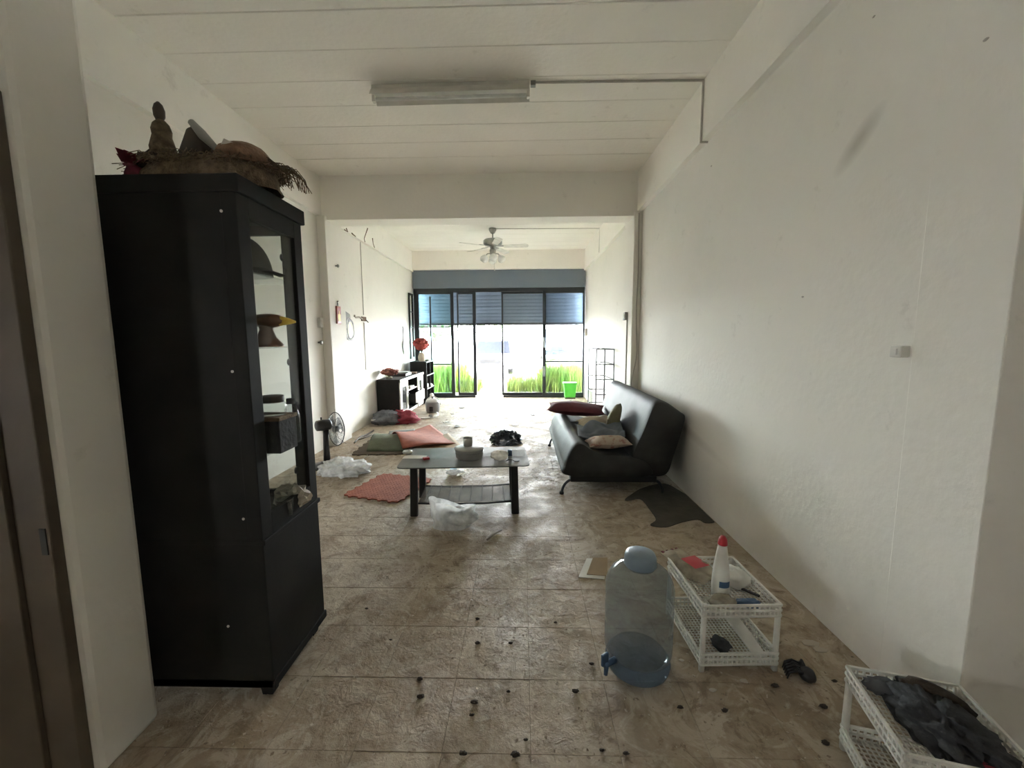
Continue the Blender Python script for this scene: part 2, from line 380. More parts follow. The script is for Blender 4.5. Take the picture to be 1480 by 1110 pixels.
struct('trim_3', MB().box(XL, XL+.05, 1.335, YF, 2.93, 3.41), 'ceiling_paint', 'long white concrete edge beam along the top of the left wall', 'beam')
struct('trim_4', MB().box(XR-.055, XR, 1.26, YF, 2.93, 3.41), 'ceiling_paint', 'long white concrete edge beam along the top of the sofa wall', 'beam')
struct('trim_5', MB().box(XL+.05, XR-.055, 9.42, YF+.1, 2.97, 3.41), 'ceiling_paint', 'white concrete beam above the roller shutter box', 'beam')
struct('trim_6', MB().box(XL, XL+.11, 5.15, 5.62, 0, 2.93), 'plaster', 'white concrete column beside the black pedestal fan', 'column', bevel=.008)
struct('trim_7', MB().box(XR-.10, XR, 5.15, 5.62, 0, 2.93), 'plaster', 'white concrete column behind the far end of the sofa', 'column', bevel=.008)
struct('wall_front', MB().box(XL-.15, XR+.3, YF+.02, YF+.2, 2.6, 3.6), 'plaster', 'front wall above the shop opening', 'wall')
# door frame on the rear face of the partition
dr = thing('door_2', 'dark brown wooden door frame on the end of the thick white wall', 'door frame', (-1.375, 1.12, 0), kind='structure')
MB().box(-.10, 0, -.035, -.001, 0, 2.06).build('door_jamb', 'door_wood', dr, bevel=.004)
MB().box(-.9, -.10, -.05, -.001, 0, 2.06).build('door_leaf', 'door_wood', dr, bevel=.003)
MB().box(-.026, -.008, -.038, -.035, .78, .86).build('strike_plate', 'black_paint', dr)
lv = MB(); lv.lathe([(.026,0),(.026,.008),(.010,.012),(.010,.05)], 14, (-.17,-.05,.86), Matrix.Rotation(PI/2, 3, 'X')); lv.tube([(-.17,-.1,.86),(-.24,-.1,.86),(-.28,-.095,.855)], .009)
lv.build('door_handle', 'nickel', dr, True)

# ------------------------------------------------------------------ shop front: shutter and sliding doors
ADDED_ROOF_DEPTH = 9.5  # depth of the unseen roof added to shape the daylight
sx0, sx1 = XL+.02, XR-.02
struct('trim_8', MB().box(sx0, sx1, 9.5, 9.64, 2.56, 2.965), 'shutter_box', 'blue-grey metal box covering the roller shutter drum', 'shutter box', bevel=.006)
sh = thing('roller_shutter', 'blue-grey steel roller shutter pulled halfway down outside the glass', 'shutter', (0, 9.86, 0))
zb = 1.715; n_sl = 12; sh_h = (2.70-zb)/n_sl; slm = None
for i in range(n_sl):
    if slm is None:
        pr = [(-.004, 0), (-.009, .25*sh_h), (-.010, .5*sh_h), (-.008, .8*sh_h), (0, 1.0*sh_h), (.008, 1.06*sh_h), (.008, 0)]
        o = MB().prism(pr, lambda a, b_: (sx0-.05, a, b_), lambda a, b_: (sx1+.08, a, b_)).build('slat', 'shutter_steel', sh); slm = o.data
    else:
        o = bpy.data.objects.new('slat', slm); col.objects.link(o); o.parent = sh
    o.location = (0, 0, zb+.05+i*sh_h)
MB().box(sx0-.05, sx1+.08, -.02, .012, zb, zb+.055).build('bottom_bar', 'dark_alu', sh)
for xx in (sx0-.06, sx1+.02): MB().box(xx, xx+.06, -.04, .04, -.003, 2.75).build('guide_rail', 'dark_alu', sh)
d1 = thing('door_1', 'dark aluminium framed glass sliding shop doors standing partly open', 'sliding door', (0, 9.6, 0), kind='structure')
def wx(px): return ony(px, 540, 9.6).x
xa, xb = sx0, sx1
MB().box(xa, wx(607), -.06, .06, 0, 2.56).build('jamb', 'dark_alu', d1)
MB().box(wx(843), xb, -.06, .06, 0, 2.56).build('jamb', 'dark_alu', d1)
MB().box(xa, xb, -.06, .06, 2.48, 2.56).build('head_rail', 'dark_alu', d1)
MB().box(xa, wx(687), -.06, .06, 0.001, .05).build('sill_track', 'dark_alu', d1)
MB().box(wx(727), xb, -.06, .06, 0.001, .05).build('sill_track', 'dark_alu', d1)
MB().box(wx(687), wx(727), -.06, .06, 0.001, .012).build('sill_track', 'steel', d1)
def panel(xl, xr, y, rails, pane, wl=.05, wr=.05, lean=0, mid=None):
    p = MB(); rot = lambda x, z: (x + lean*(1.2-z)/1.2*.5, z)
    def post(xc, ww):
        a, b_ = rot(xc, .05), rot(xc, 2.45)
        p.prism([(-ww/2, -.02), (ww/2, -.02), (ww/2, .02), (-ww/2, .02)], lambda u, v: (a[0]+u, y+v, .05), lambda u, v: (b_[0]+u, y+v, 2.48))
    post(xl+wl/2, wl); post(xr-wr/2, wr)
    p.box(xl+wl, xr-wr, y-.018, y+.018, .05, .11); p.box(xl+wl, xr-wr, y-.018, y+.018, 2.43, 2.48)
    for z in rails: p.box(xl+wl, xr-wr, y-.016, y+.016, z-.016, z+.016)
    if mid: p.box(mid-.018, mid+.018, y-.016, y+.016, .11, 2.38)
    o = p.build('sliding_panel', 'dark_alu', d1)
    MB().box(xl+wl*.7, xr-wr*.7, y-.003, y+.003, .08, 2.46).build('glass_pane', pane, o)
    return o
pA = panel(wx(607), wx(658), -.032, [.80, 1.68], 'pane_tint_left', .03, .075, 0, wx(625))
pB = panel(wx(662), wx(689), .03, [], 'pane', .035, .075)
pC = panel(wx(725.5), wx(789), .03, [], 'pane_middle', .04, .07)
pD = panel(wx(784), wx(843), -.032, [.85], 'pane_tint_right', .06, .03)
for p_, px, zz in ((pA, 656, 1.25), (pD, 786, 1.3), (pD, 786, .62)):
    MB().box(wx(px)-.022, wx(px)+.022, -.075, -.05, zz-.12, zz+.12).build('pull_handle', 'black_paint' if p_ is pA else 'steel', p_, bevel=.006)
# ------------------------------------------------------------------ outdoors
struct('ground', MB().box(-40, 40, YF+.25, 90, -.12, -.02), 'concrete', 'pale concrete forecourt outside the shop doors', 'ground')
added_roof = struct('trim_9', MB().box(XL-1.2, XR+1.3, YF+.25, YF+ADDED_ROOF_DEPTH, 2.86, 2.94), 'roof_grey', 'flat grey roof added outside the shop doors to even out the daylight', 'added roof')  # unseen roof, added to hold back daylight at the door end
for xx in (XL-1.0, XR+1.1):
    MB().tube([(xx, YF+ADDED_ROOF_DEPTH-.3, -.02), (xx, YF+ADDED_ROOF_DEPTH-.3, 2.86)], .05, 10).build('post', 'steel', added_roof)  # posts under the added roof
gm = MB()
def blades(x0, x1, y0, y1, n, h0, h1):
    for _ in range(n):
        x, y_ = random.uniform(x0, x1), random.uniform(y0, y1); h = random.uniform(h0, h1); a = random.uniform(0, PI); wd = random.uniform(.004, .010)
        lx, ly = max(-.5, min(.5, random.gauss(0, .22)))*h, max(-.5, min(.5, random.gauss(0, .22)))*h; cx_, sy = math.cos(a)*wd, math.sin(a)*wd
        gm.add([(x-cx_, y_-sy, -.02), (x+cx_, y_+sy, -.02), (x+lx*.4+cx_*.7, y_+ly*.4+sy*.7, h*.55), (x+lx*.4-cx_*.7, y_+ly*.4-sy*.7, h*.55), (x+lx, y_+ly, h)], [(0,1,2,3), (3,2,4)])
blades(-2.7, -1.55, 10.6, 11.8, 3600, .35, .95)
blades(-1.55, -1.15, 10.6, 11.8, 500, .15, .5)
blades(-.40, .5, 10.6, 11.7, 1100, .15, .5)
blades(.5, 1.75, 10.6, 11.8, 3200, .35, .9)
tag(gm.build('tall_grass', 'grass_green'), 'tall bright green grass growing along the shop front', 'grass', kind='stuff')
def car(name, label, loc, rz, paint, L, W_, Hh, cabin):
    c = thing(name, label, 'car', loc, rz)
    hb = Hh*.58; prof = [(-L/2, .25), (-L/2, hb*.85), (-L/2+.15, hb), (L/2-.9, hb), (L/2-.12, hb*.82), (L/2, hb*.6), (L/2, .25)]
    MB().prism(prof, lambda x, z: (x, -W_/2, z), lambda x, z: (x, W_/2, z)).build('body', paint, c, bevel=.06)
    x0, x1 = cabin; cw = W_*.44
    MB().prism([(x0, hb-.02), (x0+.25, Hh), (x1-.65, Hh), (x1, hb-.02)], lambda x, z: (x, -W_*.47+(z-hb)*.25, z), lambda x, z: (x, W_*.47-(z-hb)*.25, z)).build('cabin', paint, c, bevel=.05)
    k = Hh-hb
    MB().add([(x1-.02, -cw, hb+.02), (x1-.02, cw, hb+.02), (x1-.60, cw-.1, Hh-.06), (x1-.60, -cw+.1, Hh-.06)], [(0,1,2,3)]).build('windscreen', 'car_glass', c, loc=(.03, 0, .01))
    for s in (-1, 1):
        MB().add([(x0+.2, s*(W_*.47-.02*k), hb+.04), (x1-.12, s*(W_*.47-.02*k), hb+.04), (x1-.65, s*(W_*.47-.23*k), Hh-.08), (x0+.35, s*(W_*.47-.23*k), Hh-.08)], [(0,1,2,3)]).build('side_window', 'car_glass', c, loc=(0, s*.03, 0))
        for xx in (-L/2+.75, L/2-.75):
            MB().lathe([(.30, -.1), (.32, -.07), (.32, .07), (.30, .1)], 20, (xx, s*(W_/2-.09), .32), Matrix.Rotation(PI/2, 3, 'X')).build('wheel', 'rubber', c, True)
        MB().box(L/2-.02, L/2+.03, s*W_*.36-.16, s*W_*.36+.16, hb*.62, hb*.62+.14).build('headlight', 'lamp_glass', c, bevel=.02)
    MB().box(L/2-.03, L/2+.06, -W_*.47, W_*.47, .25, .42).build('bumper', 'grey_plastic', c, bevel=.03)
    MB().box(L/2-.02, L/2+.035, -W_*.24, W_*.24, hb*.6, hb*.8).build('grille', 'rubber', c, bevel=.01)
    return c
g = ony(709, 537, 15.5)
car('parked_car', 'silver car parked facing the open glass door', (g.x, 17.6, -.02), -PI/2, 'car_silver', 4.2, 1.68, 1.36, (-1.7, .95))
g = ony(808, 505, 24)
car('parked_truck', 'dark grey pickup truck standing far outside behind the tinted pane', (g.x, 26.4, -.02), -PI/2, 'car_grey', 4.8, 1.85, 2.0, (-.9, 1.0))
def tree(name, label, base, h, crown, seed):
    rnd = random.Random(seed); t = thing(name, label, 'tree', base)
    MB().tube([(0,0,0), (.1,0,h*.3), (-.05,.1,h*.6), (.1,0,h*.85)], [.16, .12, .09, .04]).build('trunk', 'bark', t, True)
    br = MB()
    for _ in range(7):
        a = rnd.uniform(0, 2*PI); br.tube([(0,0,h*.5), (crown*.4*math.cos(a), crown*.4*math.sin(a), h*.65), (crown*.8*math.cos(a), crown*.8*math.sin(a), h*rnd.uniform(.7, .95))], [.05, .035, .015], 5)
    br.build('branches', 'bark', t)
    lf = MB()
    for _ in range(2600):
        d = Vector((rnd.gauss(0,1), rnd.gauss(0,1), rnd.gauss(0,1))).normalized()*crown*rnd.uniform(.45, 1)
        p = Vector((d.x, d.y, h*.72+d.z*.62)); u = Vector((rnd.gauss(0,1), rnd.gauss(0,1), rnd.gauss(0,1))).normalized(); v = u.orthogonal().normalized(); s = rnd.uniform(.06, .13)*h/4
        lf.add([p-u*s, p+v*s*.5, p+u*s, p-v*s*.5], [(0,1,2,3)])
    o = lf.build('foliage', 'foliage', t); o['kind'] = 'stuff'
g = ony(700, 489, 30); tree('leafy_tree', 'leafy green tree far across the forecourt above the silver car', (g.x, 34, -.02), 3.4, 1.9, 3)
g = ony(630, 489, 20); tree('leafy_tree', 'small leafy tree behind the pale fence outside the tinted left pane', (g.x-.3, 21, -.02), 3.0, 1.5, 5)
fe = thing('garden_fence', 'pale painted fence outside the left glass panel', 'fence', (0, 14.5, -.02))
for i in range(6):
    MB().box(-4.9+i*.62, -4.84+i*.62, -.03, .03, 0, 1.75).build('post', 'pale_paint', fe)
for z in (.5, 1.2, 1.7): MB().box(-4.9, -1.75, -.02, .02, z, z+.05).build('rail', 'pale_paint', fe)
MB().box(-4.9, -1.75, -.012, .012, .1, .95).build('panel', 'pale_paint', fe)
lw = MB().box(1.2, 3.6, 12.9, 13.0, -.02, .85); tag(lw.build('low_wall', 'pale_paint', bevel=.01), 'low pale wall outside behind the green bin', 'wall')
sg = thing('street_sign', 'small orange sign on a white post outside the right door jamb', 'sign', (ony(833, 500, 12.3).x, 12.3, -.02))
MB().tube([(0,0,0), (0,0,2.0)], .035).build('post', 'white_paint', sg, True); MB().box(-.16, .16, -.05, -.03, 1.55, 1.78).build('board', 'orange_sign', sg)
#OBJECTS
# ------------------------------------------------------------------ objects
def part(t, name, mb, m, smooth=False, bevel=0, sub=0):     # mesh given in room coordinates, stored relative to its thing
    L = t.location if t.parent is None else t.parent.location
    off = Vector(t.location) if t.parent is None else Vector(L)
    mb.v = [(x-off.x, y-off.y, z-off.z) for x, y, z in mb.v]
    return mb.build(name, m, t, smooth, bevel, sub=sub)
def one(name, mb, m, label, cat, loc, smooth=False, bevel=0, group=None, sub=0, kind=None):
    loc = Vector(loc); mb.v = [(x-loc.x, y-loc.y, z-loc.z) for x, y, z in mb.v]
    o = mb.build(name, m, None, smooth, bevel, loc, sub); return tag(o, label, cat, group, kind)

# --- black display cabinet
c = thing('display_cabinet', 'tall black wooden display cabinet with glass sides by the thick white wall end', 'cabinet', (-1.37, 1.61, 0))
cx0, cx1, cy0, cy1 = -1.77, -.97, 1.41, 1.82
body = part(c, 'lower_body', MB().box(cx0, cx1, cy0, cy1, .05, .64), 'black_wood', bevel=.004)
for xx in (cx0+.02, cx1-.07):
    for yy in (cy0+.02, cy1-.07): part(c, 'foot', MB().prism([(0,0),(.05,0),(.05,.05),(0,.05)], lambda u, v: (xx+u*.8+.005, yy+v*.8+.005, 0), lambda u, v: (xx+u, yy+v, .05)), 'black_wood')
part(c, 'plinth_rail', MB().box(cx0+.0, cx1+.006, cy0+.0, cy1+.006, .05, .085), 'black_wood', bevel=.003)
part(c, 'waist_rail', MB().box(cx0, cx1+.008, cy0, cy1+.008, .635, .655), 'black_wood', bevel=.003)
part(c, 'back_panel', MB().box(cx0+.055, cx1-.055, cy0+.002, cy0+.012, .655, 1.90), 'black_wood')
for xx in (cx0, cx1-.055):
    part(c, 'post', MB().box(xx, xx+.055, cy0, cy0+.065, .655, 1.90), 'black_wood', bevel=.003)
    part(c, 'post', MB().box(xx, xx+.055, cy1-.06, cy1, .655, 1.90), 'black_wood', bevel=.003)
for xx in (cx0, cx1-.022):
    part(c, 'side_rail', MB().box(xx, xx+.022, cy0+.065, cy1-.06, .655, .737), 'black_wood')
    part(c, 'side_rail', MB().box(xx, xx+.022, cy0+.065, cy1-.06, 1.83, 1.90), 'black_wood')
    part(c, 'side_pane', MB().box(xx+.009, xx+.012, cy0+.06, cy1-.055, .73, 1.835), 'cabinet_glass')
for s in (0, 1):
    x0 = cx0+.058+s*.345; x1 = x0+.34
    d = part(c, 'glass_door', MB().box(x0, x0+.03, cy1-.012, cy1+.006, .66, 1.895).box(x1-.03, x1, cy1-.012, cy1+.006, .66, 1.895).box(x0+.03, x1-.03, cy1-.012, cy1+.006, .66, .70).box(x0+.03, x1-.03, cy1-.012, cy1+.006, 1.855, 1.895), 'black_wood')
    part(d, 'door_pane', MB().box(x0+.02, x1-.02, cy1-.005, cy1-.001, .69, 1.865), 'cabinet_glass')
    part(c, 'cupboard_door', MB().box(x0, x1, cy1, cy1+.016, .09, .63), 'black_wood', bevel=.003)
for z in (1.755, 1.30, .80):
    part(c, 'hinge', MB().lathe([(.004,-.012),(.017,-.01),(.017,.01),(.004,.012)], 14, (cx1-.066, cy1-.03, z), Matrix.Rotation(PI/2, 3, 'Y')), 'dark_alu', True)
part(c, 'inner_floor', MB().box(cx0+.02, cx1-.022, cy0+.012, cy1-.014, .655, .668), 'black_wood')
for z in (1.65, 1.372, .955):
    part(c, 'glass_shelf', MB().box(cx0+.02, cx1-.026, cy0+.014, cy1-.02, z-.006, z), 'cabinet_glass')
part(c, 'cornice', MB().box(cx0-.008, cx1+.012, cy0-.004, cy1+.014, 1.90, 1.96), 'black_wood', bevel=.004)
for px, py in ((320,305), (336,537), (352,750), (330, 905)):
    p = ony(px, py, cy0); part(c, 'screw_cap', MB().lathe([(.005,0),(.005,.002)], 12, (p.x, cy0, p.z), Matrix.Rotation(PI/2, 3, 'X')), 'white_paper')
# contents of the cabinet
p = ony(378, 394, 1.62)
cap = thing('cap', 'black peaked cap on the top glass shelf of the cabinet', 'cap', (p.x-.075, 1.62, 1.65))
def dome(u, v):
    th = 2*PI*u; r = .098*math.cos(v*PI/2*.99); return (p.x-.075+r*math.cos(th)*1.1, 1.62+r*math.sin(th), 1.652+.155*math.sin(v*PI/2)**1.0)
part(cap, 'crown', MB().grid(dome, 24, 8, True), 'charcoal_cloth', True)
def brim(u, v):
    a = (u-.5)*2.0; r = .09+.06*v*math.cos(a*.9); return (p.x-.075+r*math.cos(a-.2)*1.05, 1.62+r*math.sin(a-.2), 1.662+.02*math.cos(a)*(1-v)-.002*v)
part(cap, 'brim', MB().grid(brim, 14, 5), 'charcoal_cloth', True)
p = ony(392, 500, 1.60)
orn = thing('ornament', 'brown glazed bird-shaped ornament on the middle glass shelf', 'ornament', (p.x-.015, 1.60, 1.372))
ox = p.x-.015
part(orn, 'base', MB().lathe([(.062,1.3725),(.058,1.382),(.034,1.41),(.024,1.44),(.028,1.46)], 18, (ox,1.60,0)), 'brown_glaze', True)
part(orn, 'body', MB().blob((ox+.005,1.60,1.475), (.075,.04,.028), 2, .1), 'brown_glaze', True)
part(orn, 'beak', MB().tube([(ox+.06,1.60,1.474),(ox+.095,1.60,1.472),(ox+.12,1.60,1.47)], [.02,.012,.004], 10), 'gold_print', True)
bx = fl(402, 648, .955); bx.y = 1.58; bx = ony(399, 640, 1.58)
blk = thing('storage_box', 'dark box with tan trim standing on the lower glass shelf', 'box', (bx.x, 1.58, .955))
part(blk, 'carton', MB().box(bx.x-.08, bx.x+.055, 1.52, 1.64, .956, 1.085), 'charcoal_cloth', bevel=.003)
part(blk, 'lid', MB().box(bx.x-.084, bx.x+.059, 1.516, 1.644, 1.085, 1.10), 'straw', bevel=.002)
jr = thing('glass_jar', 'squat glass jar with a dark lid on top of the dark box', 'jar', (bx.x-.005, 1.58, 1.10))
part(jr, 'jar_body', MB().lathe([(.045,1.1005),(.05,1.106),(.05,1.145),(.040,1.155)], 20, (bx.x-.005,1.58,0)), 'clear_pet', True)
part(jr, 'lid', MB().lathe([(.043,1.152),(.045,1.155),(.045,1.175),(.042,1.178)], 20, (bx.x-.005,1.58,0)), 'dark_wood', True)
p = ony(424, 640, 1.70)
bt = thing('water_bottle', 'clear plastic bottle with a brown cap on the lower glass shelf', 'bottle', (p.x, 1.70, .955))
part(bt, 'bottle_body', MB().lathe([(.028,.956),(.033,.965),(.033,.99),(.030,.998),(.033,1.006),(.033,1.03),(.030,1.038),(.033,1.046),(.033,1.075),(.024,1.105),(.014,1.12),(.014,1.13)], 18, (p.x,1.70,0)), 'clear_pet', True)
part(bt, 'cap', MB().lathe([(.0175,1.126),(.0175,1.146),(.016,1.149)], 14, (p.x,1.70,0)), 'dark_wood', True)
p = ony(424, 690, 1.70)
one('crumpled_paper', MB().blob((p.x-.01, 1.70, .71), (.06,.05,.042), 4, .5, 3, ridge=True, flat=-.0415), 'wood_scrap', 'crumpled brown paper ball on the cabinet floor', 'paper', (p.x-.01, 1.70, .669))
p = ony(410, 705, 1.60)
one('drinking_glass', MB().lathe([(.026,.669),(.028,.672),(.034,.74),(.032,.741),(.026,.678),(.001,.676)], 20, (p.x, 1.60, 0), cap=False), 'clear_pet', 'small clear drinking glass on the cabinet floor', 'glass', (p.x, 1.60, .669), True)
# things piled on the cabinet
TZ = 1.961
p0 = ony(232, 245, 1.62); p1 = ony(392, 262, 1.66)
mid = (p0+p1)/2
def straw_fn(u, v):
    th = 2*PI*u; ph = PI/2*v; r = 1+.09*mnoise.noise(Vector((math.cos(th)*3, math.sin(th)*3, v*4)))
    x = mid.x + .27*math.cos(th)*math.cos(ph)**.5*r; y_ = 1.60 + .15*math.sin(th)*math.cos(ph)**.5*r
    return (x, y_, TZ + .115*math.sin(ph)*r)
bk = thing('straw_basket', 'matted brown straw basket lying on the black display cabinet', 'basket', (mid.x, 1.60, TZ))
part(bk, 'straw_bed', MB().grid(straw_fn, 40, 8, True), 'straw', True)
st = MB(); rnd = random.Random(4)
for _ in range(700):
    a = rnd.uniform(0, 2*PI); r = rnd.uniform(.5, 1.0); x = mid.x+.28*math.cos(a)*r; y_ = 1.60+.16*math.sin(a)*r
    z = TZ+.03+.10*(1-r*r*.6)*rnd.uniform(.6, 1); b_ = rnd.uniform(0, 2*PI); L = rnd.uniform(.03, .07)
    st.tube([(x, y_, z), (x+L*.5*math.cos(b_), y_+L*.5*math.sin(b_), z+rnd.uniform(0,.018)), (x+L*math.cos(b_), y_+L*math.sin(b_), z-.004)], .0016, 3)
o = part(bk, 'loose_straw', st, 'straw'); o['kind'] = 'stuff'
fr = MB(); e = ony(404, 240, 1.70)
for i in range(36):
    t_ = i/35; a = Vector((e.x-.06+.05*t_, 1.62+.13*t_, e.z-.005+rnd.uniform(-.01,.01)))
    fr.tube([a, a+Vector((.05, .015, .005)), a+Vector((.085+rnd.uniform(-.01,.01), .02, -.03)), a+Vector((.085+rnd.uniform(-.015,.015), .03, -.065-rnd.uniform(0,.02)))], .0017, 4)
o = part(bk, 'hanging_fringe', fr, 'straw'); o['kind'] = 'stuff'
p = ony(236, 215, 1.58)
fg = thing('figurine', 'dark carved wooden figurine standing in the straw basket', 'figurine', (p.x, 1.58, p.z))
part(fg, 'robe', MB().lathe([(.040,p.z-.02),(.042,p.z),(.030,p.z+.045),(.032,p.z+.065),(.026,p.z+.085),(.013,p.z+.10)], 16, (p.x,1.58,0)), 'straw', True)
part(fg, 'head', MB().lathe([(.010,p.z+.096),(.018,p.z+.115),(.019,p.z+.135),(.013,p.z+.155),(.004,p.z+.165)], 14, (p.x-.003,1.58,0)), 'dark_wood', True)
p = ony(196, 240, 1.50)
fl_ = thing('artificial_flower', 'dark red artificial flower at the edge of the cabinet top', 'flower', (p.x, 1.50, TZ))
for k in range(9):
    a = 2*PI*k/9; q = Vector((p.x, 1.50, TZ+.07)); d = Vector((math.cos(a), .6*math.sin(a), .35+.3*math.sin(a*2))).normalized(); s_ = d.orthogonal().normalized()*.022
    part(fl_, 'petal', MB().add([q, q+d*.03+s_, q+d*.065, q+d*.03-s_, q+d*.03+Vector((0,0,.006))], [(0,1,4),(1,2,4),(2,3,4),(3,0,4)]), 'dark_red_flower', True)
part(fl_, 'stem', MB().tube([(p.x+.03,1.5,TZ+.012),(p.x+.01,1.5,TZ+.03),(p.x,1.5,TZ+.07)], .005), 'leaf', True)
part(fl_, 'bloom_base', MB().blob((p.x,1.50,TZ+.035), (.03,.03,.034), 3, .3), 'dark_red_flower', True)
p = ony(212, 218, 1.56)
one('dried_leaves', MB().blob((p.x+.01,1.56,TZ+.06), (.055,.05,.06), 9, .5, 3.5, ridge=True, flat=-.0595), 'dark_wood', 'bundle of dark dried leaves beside the red flower', 'leaves', (p.x+.01,1.56,TZ))
p = ony(286, 203, 1.60); p.z -= .028
ch = thing('folded_hat', 'dark folded hat with a grey ribbon on the straw basket', 'hat', (p.x, 1.60, p.z-.03))
part(ch, 'crown', MB().add([(p.x-.05,1.55,p.z-.04),(p.x+.05,1.55,p.z-.04),(p.x+.08,1.66,p.z-.04),(p.x-.05,1.66,p.z-.04),(p.x-.03,1.58,p.z+.065),(p.x+.005,1.57,p.z+.072),(p.x+.03,1.62,p.z+.05),(p.x-.01,1.63,p.z+.06)],
    [(0,3,2,1),(4,5,6,7),(0,1,5,4),(1,2,6,5),(2,3,7,6),(3,0,4,7)]), 'dark_wood', True, bevel=.012)
part(ch, 'ribbon', MB().tube([(p.x+.008,1.565,p.z+.076),(p.x+.05,1.56,p.z+.028),(p.x+.10,1.57,p.z-.025)], [.012,.018,.010], 8), 'mid_grey', True)
p = ony(352, 225, 1.64)
hb = thing('wicker_hat', 'round reddish wicker hat with a white patch on the straw basket', 'hat', (p.x, 1.64, p.z-.05))
part(hb, 'crown', MB().blob((p.x,1.64,p.z-.02), (.098,.10,.062), 5, .05), 'wicker', True)
part(hb, 'brim', MB().lathe([(.105,p.z-.052),(.15,p.z-.066),(.152,p.z-.062),(.10,p.z-.044)], 26, (p.x,1.64,0)), 'wicker', True)
part(hb, 'patch', MB().grid(lambda u, v: (p.x-.002+.045*(u-.3)+.012*(v-.5), 1.64-.1015*math.cos(.25+.9*(u-.5))*.86-.005, p.z+.012-.02*u+.02*(v-.5)), 6, 4), 'white_paper', True)

# --- sofa
so = thing('sofa', 'black leatherette sofa bed with a sloping backrest against the right wall', 'sofa', (.9, 4.4, 0))
SY0, SY1 = 3.5, 5.3
def sweep(prof, y0, y1, ny, amp, seed, rnd_=.05):
    prof = [Vector((a, 0, b_)) for a, b_ in prof]; P = catmull(prof, 5); cen = sum(P, Vector())/len(P); mb = MB(); rows = []
    ts = [0, .004, .014, .035] + [i/ny for i in range(1, ny)] + [.965, .986, .996, 1]
    V = []
    for t_ in ts:
        dE = min(t_, 1-t_)*(y1-y0); k = 1 - rnd_*max(0, 1-dE/.06)**2.2
        for q in P:
            s_ = cen+(q-cen)*k; y_ = y0+(y1-y0)*t_
            nn = mnoise.noise(Vector((q.x*5+seed, y_*3.5, q.z*5)))*amp
            V.append((s_.x, y_, s_.z+nn))
    n = len(P); F = [tuple(range(n)), tuple((len(ts)-1)*n+k for k in range(n))[::-1]]
    for i in range(len(ts)-1):
        for k in range(n): F.append((i*n+k, (i+1)*n+k, (i+1)*n+(k+1) % n, i*n+(k+1) % n))
    return mb.add(V, F)
part(so, 'seat', sweep([(.375,.18),(.37,.26),(.40,.36),(.455,.455),(.52,.47),(.60,.42),(.72,.375),(.88,.35),(1.0,.34),(1.12,.29),(1.14,.18),(.7,.165)], SY0, SY1, 18, .012, 1), 'leather', True)
part(so, 'backrest', sweep([(.985,.175),(.965,.28),(.99,.42),(1.06,.58),(1.115,.74),(1.15,.82),(1.20,.85),(1.27,.83),(1.40,.745),(1.43,.71),(1.41,.6),(1.34,.35),(1.28,.18),(1.14,.16)], SY0+.014, SY1-.014, 18, .008, 3), 'leather', True)
part(so, 'base_frame', MB().box(.43, 1.2, SY0+.03, SY1-.03, .11, .175), 'black_paint', bevel=.01)
for yy, sg_ in ((SY0+.05, -1), (SY1-.12, 1)):
    part(so, 'leg', MB().tube(catmull([(.52, yy, .13), (.43, yy, .125), (.375, yy-.01, .08), (.352, yy-.015, .0175)], 5, False), .0125, 8), 'dark_alu', True)
    part(so, 'leg_foot', MB().lathe([(.02,0.0005),(.02,.02),(.013,.024)], 12, (.352, yy-.015, 0)), 'rubber', True)
    part(so, 'leg', MB().tube(catmull([(1.1, yy, .13), (1.2, yy, .12), (1.25, yy, .07), (1.26, yy, .001)], 4, False), .0125, 8), 'dark_alu', True)
def pillow(cen, sx, sy, th, rot, seed=0, amp=.12, n=16, corner=.10):
    R_ = rot; cen = Vector(cen); mb = MB()
    def side(sg):
        def fn(u, v):
            a, b_ = 2*u-1, 2*v-1
            e_ = max(0, (1-abs(a)**2.2)*(1-abs(b_)**2.2))**.55
            k = 1-corner*(1-abs(b_)**2)*abs(a)**3; k2 = 1-corner*(1-abs(a)**2)*abs(b_)**3
            z = sg*th/2*e_*(1+amp*mnoise.noise(Vector((a*2.2+seed, b_*2.2, sg))))+amp*.12*mnoise.noise(Vector((a*1.3, b_*1.3, seed)))
            return cen + R_ @ Vector((a*sx/2*k, b_*sy/2*k2, z))
        return fn
    mb.grid(side(1), n, n); nv = len(mb.v); mb.grid(side(-1), n, n); mb.f = mb.f[:n*n] + [q[::-1] for q in mb.f[n*n:]]
    return mb
def Rxyz(x, y_, z): return Matrix.Rotation(z, 3, 'Z') @ Matrix.Rotation(y_, 3, 'Y') @ Matrix.Rotation(x, 3, 'X')
p = fl(835, 600, .50)
one('pillow', pillow((.66, 4.93, .54), .70, .50, .15, Rxyz(.02, .05, -.14), 1, .2), 'maroon', 'long maroon pillow at the far end of the sofa seat', 'pillow', (.66, 4.93, .46), True)
one('pillow', pillow((.82, 4.46, .455), .40, .36, .15, Rxyz(.0, -.08, .1), 2, .2), 'beige_cloth', 'beige pillow half under the blue-grey blanket', 'pillow', (.82, 4.46, .38), True)
one('cushion', pillow((.945, 4.16, .55), .13, .26, .36, Rxyz(-.05, .32, -.25), 3, .1), 'olive_cloth', 'olive green cushion propped against the sofa back', 'cushion', (.945, 4.16, .37), True)
